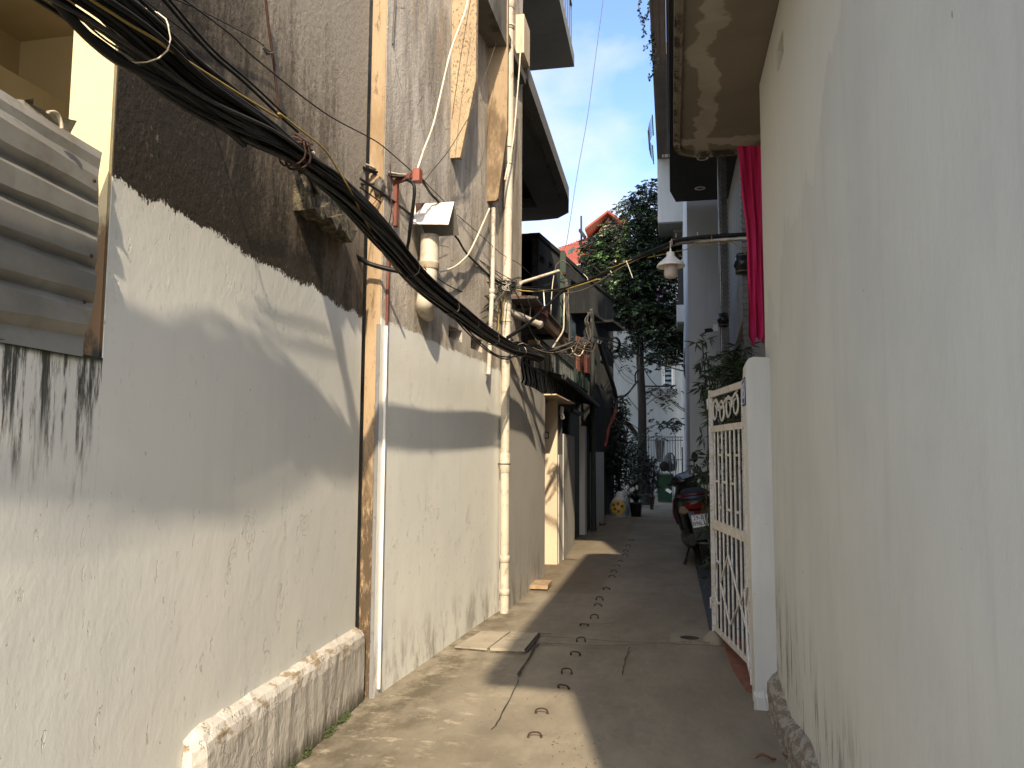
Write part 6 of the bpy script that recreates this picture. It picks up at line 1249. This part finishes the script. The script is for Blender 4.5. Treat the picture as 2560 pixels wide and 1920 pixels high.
far([(ZG,430,30,15.5),(ZG,500,300,16.5),(ZG,590,560,17.5),(ZG,680,820,18.2),(ZG,735,1050,18.6),(ZG,735,1280,18.6)], .05, 'cable2', 'thick black cable bunch falling down the corner of the blackened building')
far([(ZG,730,1280,18.6),(ZG,690,1420,18.4),(ZG,640,1540,18.3),(ZG,590,1660,18.2),(ZH,260,250,18.1),(ZH,210,450,18.0)], .045, 'redprime', 'rust red conduit at the foot of the black cable bunch', 'red_conduit')
far([(ZG,735,1055,18.6),(ZG,870,1040,20),(ZG,960,980,21),(ZG,1040,880,22),(ZG,1110,790,22.6),(ZG,1150,740,22.8)], .030, 'cable2', 'knotted dark cable looping from the building corner up to the tree trunk')
far([(ZG,1100,790,22.6),(ZG,1090,690,22.6),(ZG,1100,610,22.6),(ZG,1150,550,22.7)], .022, 'cable', 'short black cable bent round the left side of the tree trunk')
far([(ZG,480,0,16),(ZG,740,310,20),(ZG,900,520,22),(ZG,1090,670,22.7)], .006, 'cable2', 'thin wire drooping to the tree trunk, uppermost of three')
far([(ZG,490,20,16),(ZG,740,440,20),(ZG,900,640,22),(ZG,1090,775,22.7)], .006, 'cable2', 'thin wire drooping to the tree trunk, middle of three')
far([(ZG,500,40,16),(ZG,740,490,20),(ZG,860,690,21.5),(ZG,1000,800,22.5),(ZG,1100,815,22.7)], .006, 'cable2', 'thin wire drooping to the tree trunk, lowest of three')
far([(ZG,1265,540,22.8),(ZG,1330,660,23.5),(ZG,1430,790,25),(ZG,1530,880,27),(ZG,1680,1030,27),(ZG,1850,1190,24),(ZG,2130,1350,20)], .016, 'cable', 'black cable slanting down right from the tree trunk to the white house')
far([(ZG,1640,1020,27),(ZG,1850,1220,24),(ZG,2130,1390,20)], .012, 'cable', 'lower parallel black cable under the louvred window')
far([(ZG,2010,150,20),(ZG,1995,480,20),(ZG,2000,640,20),(ZG,2060,790,20),(ZG,2120,890,20)], .012, 'cable2', 'thin cable drooping down the edge of the tall white house')
far([(ZN,795,-10,26),(ZN,740,400,26),(ZN,680,850,26),(ZN,600,1300,26),(ZN,545,1659,26),(ZP,560,735,26),(ZP,545,770,26)], .010, 'cableg', 'single thin grey wire crossing the open sky', 'sky_wire')
far([(ZD,1000,140,30),(ZD,1200,75,30),(ZD,1400,65,30),(ZD,1550,50,30)], .010, 'cable2', 'dark clothes line in front of the red roof', 'clothes_line')
q = [PY(*ZD(x,y),30) for x,y in ((1215,150),(1265,115),(1300,90),(1320,130),(1290,150),(1275,185),(1250,180),(1235,195),(1215,195))]; mb = MB(); mb.add(q+[v+Vector((0,.03,0)) for v in q], [tuple(range(9)), tuple(range(17,8,-1))]); single('laundry', mb, simple('teal cloth', (.07,.11,.10), .9), q[0], 'small dark teal garment hung on the line before the red roof', 'laundry')
# ties on the crossing cable
for k, (f,x0,y0,x1,y1,Y) in enumerate(((ZQ,297,380,297,343,6.85),(ZQ,478,372,474,330,6.8),(ZQ,592,408,594,355,6.76),(ZQ,420,405,418,372,6.83),(ZD,2020,285,2110,525,7.1),(ZD,1490,555,1485,530,7.5),(ZD,1490,530,1430,470,7.5),(ZD,1820,455,1800,425,7.25),(ZQ,265,440,262,390,6.86))):
    wire('nylon_tie', [PY(*f(x0,y0),Y-.02),PY(*f((x0+x1)/2+2,(y0+y1)/2),Y-.02),PY(*f(x1,y1),Y-.02)], .0042, 'tie', ('short upright tie right above the lamp','upright tie tip on the steel tube, left of centre','pale tie wrapped on the steel tube near the grey posts','tie at the left end of the steel tube','long tie tail hanging from the crossing cable','small tie where the yellow cable ends','tie tail pointing up left near the blackened parapet','curled tie on the crossing cable before the tree','tie holding the lamp neck to the crossing cable')[k], 'tie', seg=5)
# lamp hanging from the crossing cable
YLm = 6.85; top = PY(*ZQ(253,462),YLm); sc_ = YLm/FPX/3.3175
L = Thing('pendant_lamp', top, 'white enamel street lamp with a frosted globe hanging under the crossing cable', 'lamp')
def lp(pr): return [(r*sc_, -(y-462)*sc_) for r, y in pr]
mb = MB(); mb.lathe(top, lp([(0,458),(4,462),(9,490),(14,497),(30,500),(33,505),(34,530),(40,541),(48,548),(75,572),(102,596),(114,612),(116,622),(108,622),(70,600),(50,596)]), 32); shade = L.part('shade', mb, M['lampw'])
mb = MB(); mb.lathe(top, lp([(48,600),(54,602),(55,640),(56,690),(50,706),(32,718),(0,722)]), 28); L.part('globe', mb, M['globe'])
mb = MB(); mb.tube([top+Vector((0,0,-.005)), top+Vector((0,.0,.06))], .006, 6); L.part('hanger', mb, M['tie'])
# ================================================================ SCOOTER
g = PG(1735,1400); S0 = Vector((.47,11.0,0))
bike = bpy.data.objects.new('scooter', None); COL.objects.link(bike); bike.location = S0
bike.rotation_euler = (0, math.radians(-9), math.radians(3)); bike.scale = (1.18,1.18,1.18)
tag(bike, 'black and dark red scooter seen from behind, parked leaning on its stand by the gate', 'scooter')
class BT:
    def part(s, name, mb, mat, under=None): p = build(name, mb, mat, (0,0,0), under or bike); return p
bt = BT()
def loft(secs, n=20):                              # secs: (y, cz, rx, rz, power)
    mb = MB(); vs = []
    for y, cz, rx, rz, pw in secs:
        for k in range(n):
            a = 2*math.pi*k/n; c_, s_ = math.cos(a), math.sin(a)
            vs.append((math.copysign(abs(c_)**pw, c_)*rx, y, cz+math.copysign(abs(s_)**pw, s_)*rz))
    mb.add(vs, [(i*n+k,(i+1)*n+k,(i+1)*n+(k+1)%n,i*n+(k+1)%n) for i in range(len(secs)-1) for k in range(n)], True)
    mb.add(vs[:n], [tuple(range(n))]); mb.add(vs[-n:], [tuple(range(n-1,-1,-1))]); return mb
def wheel(y, r, w_, nm):
    mb = MB(); mb.lathe((0,y,r), [(r-.09,-w_*.5),(r-.03,-w_*.55),(r,-w_*.2),(r,w_*.2),(r-.03,w_*.55),(r-.09,w_*.5)], 28, (1,0,0)); tyre = bt.part('wheel', mb, M['rubber'])
    mb = MB(); mb.lathe((0,y,r), [(.03,-.05),(.05,-.03),(r-.09,-w_*.3),(r-.088,w_*.3),(.05,.03),(.03,.05)], 28, (1,0,0)); bt.part('rim', mb, M['irong'], tyre)
wheel(.34, .285, .10, 'rear'); wheel(1.55, .285, .085, 'front')
mb = loft([(.02,.80,.10,.03,1),(.04,.79,.16,.06,.8),(.14,.76,.20,.10,.8),(.35,.72,.21,.14,.8),(.62,.66,.19,.17,.8),(.82,.55,.17,.16,.8),(.92,.45,.16,.12,.8)]); bt.part('tail_body', mb, M['blackp'])
mb = loft([(.10,.855,.09,.02,1),(.20,.875,.13,.045,.8),(.45,.88,.15,.055,.8),(.62,.85,.15,.06,.8),(.85,.81,.12,.05,.8),(.98,.78,.05,.03,.8)]); bt.part('seat', mb, M['rubber'])
mb = MB(); mb.tube(crv([(-.17,.42,.86),(-.19,.22,.86),(-.15,.02,.87),(0,-.05,.875),(.15,.02,.87),(.19,.22,.86),(.17,.42,.86)],5), .016, 8); bt.part('grab_rail', mb, M['redp'])
mb = loft([(-.03,.745,.12,.03,1),(-.02,.745,.13,.05,.7),(.03,.75,.14,.055,.7)]); bt.part('tail_light', mb, M['redlamp'])
for s in (-1,1): mb = loft([(-.01,.70,.045,.025,1),(.0,.70,.055,.04,.8),(.05,.71,.06,.045,.8)]); [None for _ in [0]]; mb.v = [(x+s*.155, y, z+.0) for x,y,z in mb.v]; bt.part('indicator', mb, M['amber'])
mb = MB(); mb.box((-.05,-.035,.65),(.05,-.02,.69)); bt.part('reflector', mb, M['redlamp'])
# mud guard, plate
mb = MB(); v = [(-.12,.0,.70),(.12,.0,.70),(.115,-.07,.60),(-.115,-.07,.60),(-.09,-.10,.36),(.09,-.10,.36)]; w2 = [(x,y+.02,z) for x,y,z in v]; mb.add(v+w2, [(0,1,2,3),(3,2,5,4),(9,8,7,6),(10,11,8,9),(0,3,9,6),(3,4,10,9),(1,7,8,2),(2,8,11,5),(4,5,11,10)]); bt.part('mudguard', mb, M['blackp'])
PM = Matrix.Translation((0,-.088,.575)) @ Matrix.Rotation(math.radians(-14),4,'X')
mb = MB(); mb.box((-.098,-.003,-.072),(.098,.003,.072), PM); pl = bt.part('number_plate', mb, M['plate'])
for s, z in (('29-B1',.033),('896.19',-.032)):
    TM = PM @ Matrix.Translation((0,-.0042,z)) @ Matrix.Rotation(math.pi/2,4,'X')
    cu_ = text_obj(s, .070, TM, M['rubber'], 'characters', type('X',(),{'part':staticmethod(lambda n_,b_,m_: bt.part(n_,b_,m_,pl))}), .0005, .95)
mb = MB(); mb.tube([(-.098,-.09,.51),(.098,-.09,.51)], .004, 4); mb.tube(crv([PM@Vector((-.094,-.005,-.066)),PM@Vector((-.094,-.005,.066)),PM@Vector((.094,-.005,.066)),PM@Vector((.094,-.005,-.066))],1), .0016, 4); bt.part('plate_frame', mb, M['rubber'], pl)
# engine, exhaust, shock, stand
mb = loft([(.20,.34,.05,.07,.8),(.34,.32,.10,.10,.8),(.60,.33,.11,.11,.8),(.85,.32,.10,.08,.8)]); mb.v = [(x-.11,y,z) for x,y,z in mb.v]; bt.part('engine_case', mb, simple('dull engine alloy', (.06,.06,.062), .5, .3))
mb = MB(); mb.tube([(.15,.05,.36),(.15,.10,.36),(.15,.50,.34),(.13,.60,.32),(.06,.80,.28)], [.035,.055,.055,.03,.02], 14); bt.part('exhaust', mb, M['rubber'])
mb = MB(); mb.tube([(.15,.02,.36),(.15,.05,.36)], .02, 10); bt.part('exhaust_tip', mb, M['chrome'])
for s in (-1,1): mb = MB(); mb.tube([(s*.14,.28,.34),(s*.14,.30,.66)], .022, 8); bt.part('shock_absorber', mb, M['rubber'])
mb = MB(); mb.tube([(-.12,.58,.25),(-.20,.50,.10),(-.27,.44,.0)], .011, 6); mb.tube(crv([(-.27,.44,.0),(-.31,.36,.01),(-.25,.34,.01),(-.2,.44,.08)],3), .007, 5); bt.part('stand', mb, M['rubber'])
# floor board, leg shield, front
mb = loft([(.78,.33,.17,.06,.6),(1.00,.27,.18,.035,.6),(1.15,.27,.18,.035,.6),(1.25,.33,.17,.07,.6)]); bt.part('floorboard', mb, M['blackp'])
sec = [(.30,1.24,.17,.04),(.45,1.27,.20,.05),(.60,1.27,.225,.06),(.75,1.24,.21,.07),(.88,1.20,.17,.08),(.96,1.18,.13,.07)]; vs = []; n_ = 16
for z, y, rx, ry in sec:
    for k in range(n_): a = 2*math.pi*k/n_; vs.append((math.cos(a)*rx, y+math.sin(a)*ry+.10*(abs(math.cos(a)))**2*(-1), z))
mb = MB(); mb.add(vs, [(i*n_+k,i*n_+(k+1)%n_,(i+1)*n_+(k+1)%n_,(i+1)*n_+k) for i in range(5) for k in range(n_)], True); mb.add(vs[-n_:], [tuple(range(n_))]); bt.part('leg_shield', mb, M['blackp'])
mb = MB(); mb.tube(crv([(-.20,1.17,.45),(-.235,1.15,.60),(-.20,1.12,.78)],4), .014, 6); bt.part('shield_trim', mb, M['redp'])
mb = loft([(1.40,.58,.06,.02,1),(1.45,.60,.07,.05,.8),(1.62,.58,.07,.04,.8),(1.78,.46,.06,.03,.8)]); bt.part('front_fender', mb, M['redp'])
mb = MB()
for s in (-1,1): mb.tube([(s*.055,1.36,.75),(s*.055,1.55,.30)], .018, 8)
bt.part('fork', mb, M['irong'])
# steering group turned to the left
HM = Matrix.Translation((-.01,1.22,1.0)) @ Matrix.Rotation(math.radians(34),4,'Z') @ Matrix.Rotation(math.radians(-6),4,'Y')
def hm(pts): return [HM @ Vector(p) for p in pts]
mb = loft([(-.09,.0,.09,.03,.8),(-.05,.01,.15,.055,.8),(.04,.02,.17,.085,.8),(.12,.0,.15,.08,.8),(.17,-.02,.08,.05,.8)]); mb.v = [tuple(HM@Vector(v)) for v in mb.v]; hd = bt.part('handlebar_cowl', mb, M['blackp'])
mb = MB(); mb.add(hm([(-.11,-.095,.035),(.07,-.095,.035),(.06,-.02,.095),(-.10,-.02,.095)]), [(0,1,2,3)]); mb.v = mb.v; bt.part('speedometer', mb, simple('instrument glass', (.25,.30,.38), .15), hd)
for s in (-1,1):
    mb = MB(); mb.tube(hm([(s*.14,.0,.0),(s*.24,-.05,.02)]), .013, 8); mb.tube(hm([(s*.23,-.045,.02),(s*.36,-.10,.02)]), .019, 10); bt.part('grip', mb, M['rubber'], hd)
    mb = MB(); mb.tube(hm([(s*.17,.03,.0),(s*.25,.03,-.02),(s*.37,-.03,-.03)]), .007, 6); bt.part('brake_lever', mb, M['chrome'], hd)
    mb = MB(); mb.tube(hm([(s*.17,-.01,.04),(s*.20,.0,.14),(s*.24,.02,.21)]), .006, 6); bt.part('mirror_stem', mb, M['rubber'], hd)
    mb = MB(); mb.lathe(HM@Vector((s*.26,.02,.25)), [(0,.015),(.05,.012),(.068,0),(.06,-.012),(0,-.012)], 18, HM.to_3x3()@Vector((-s*.2,1,.1))); bt.part('mirror', mb, M['rubber'], hd)
mb = MB(); mb.tube([(-.01,1.24,.92),(0,1.34,.70)], .03, 8); bt.part('steering_column', mb, M['rubber'])
# lift the leaning machine so the tyres touch the ground
bpy.context.view_layer.update()
zmin = min((o.matrix_world @ Vector(c)).z for o in bike.children if o.name.startswith(('wheel',)) for c in [v.co for v in o.data.vertices])
bike.location.z -= zmin-.0
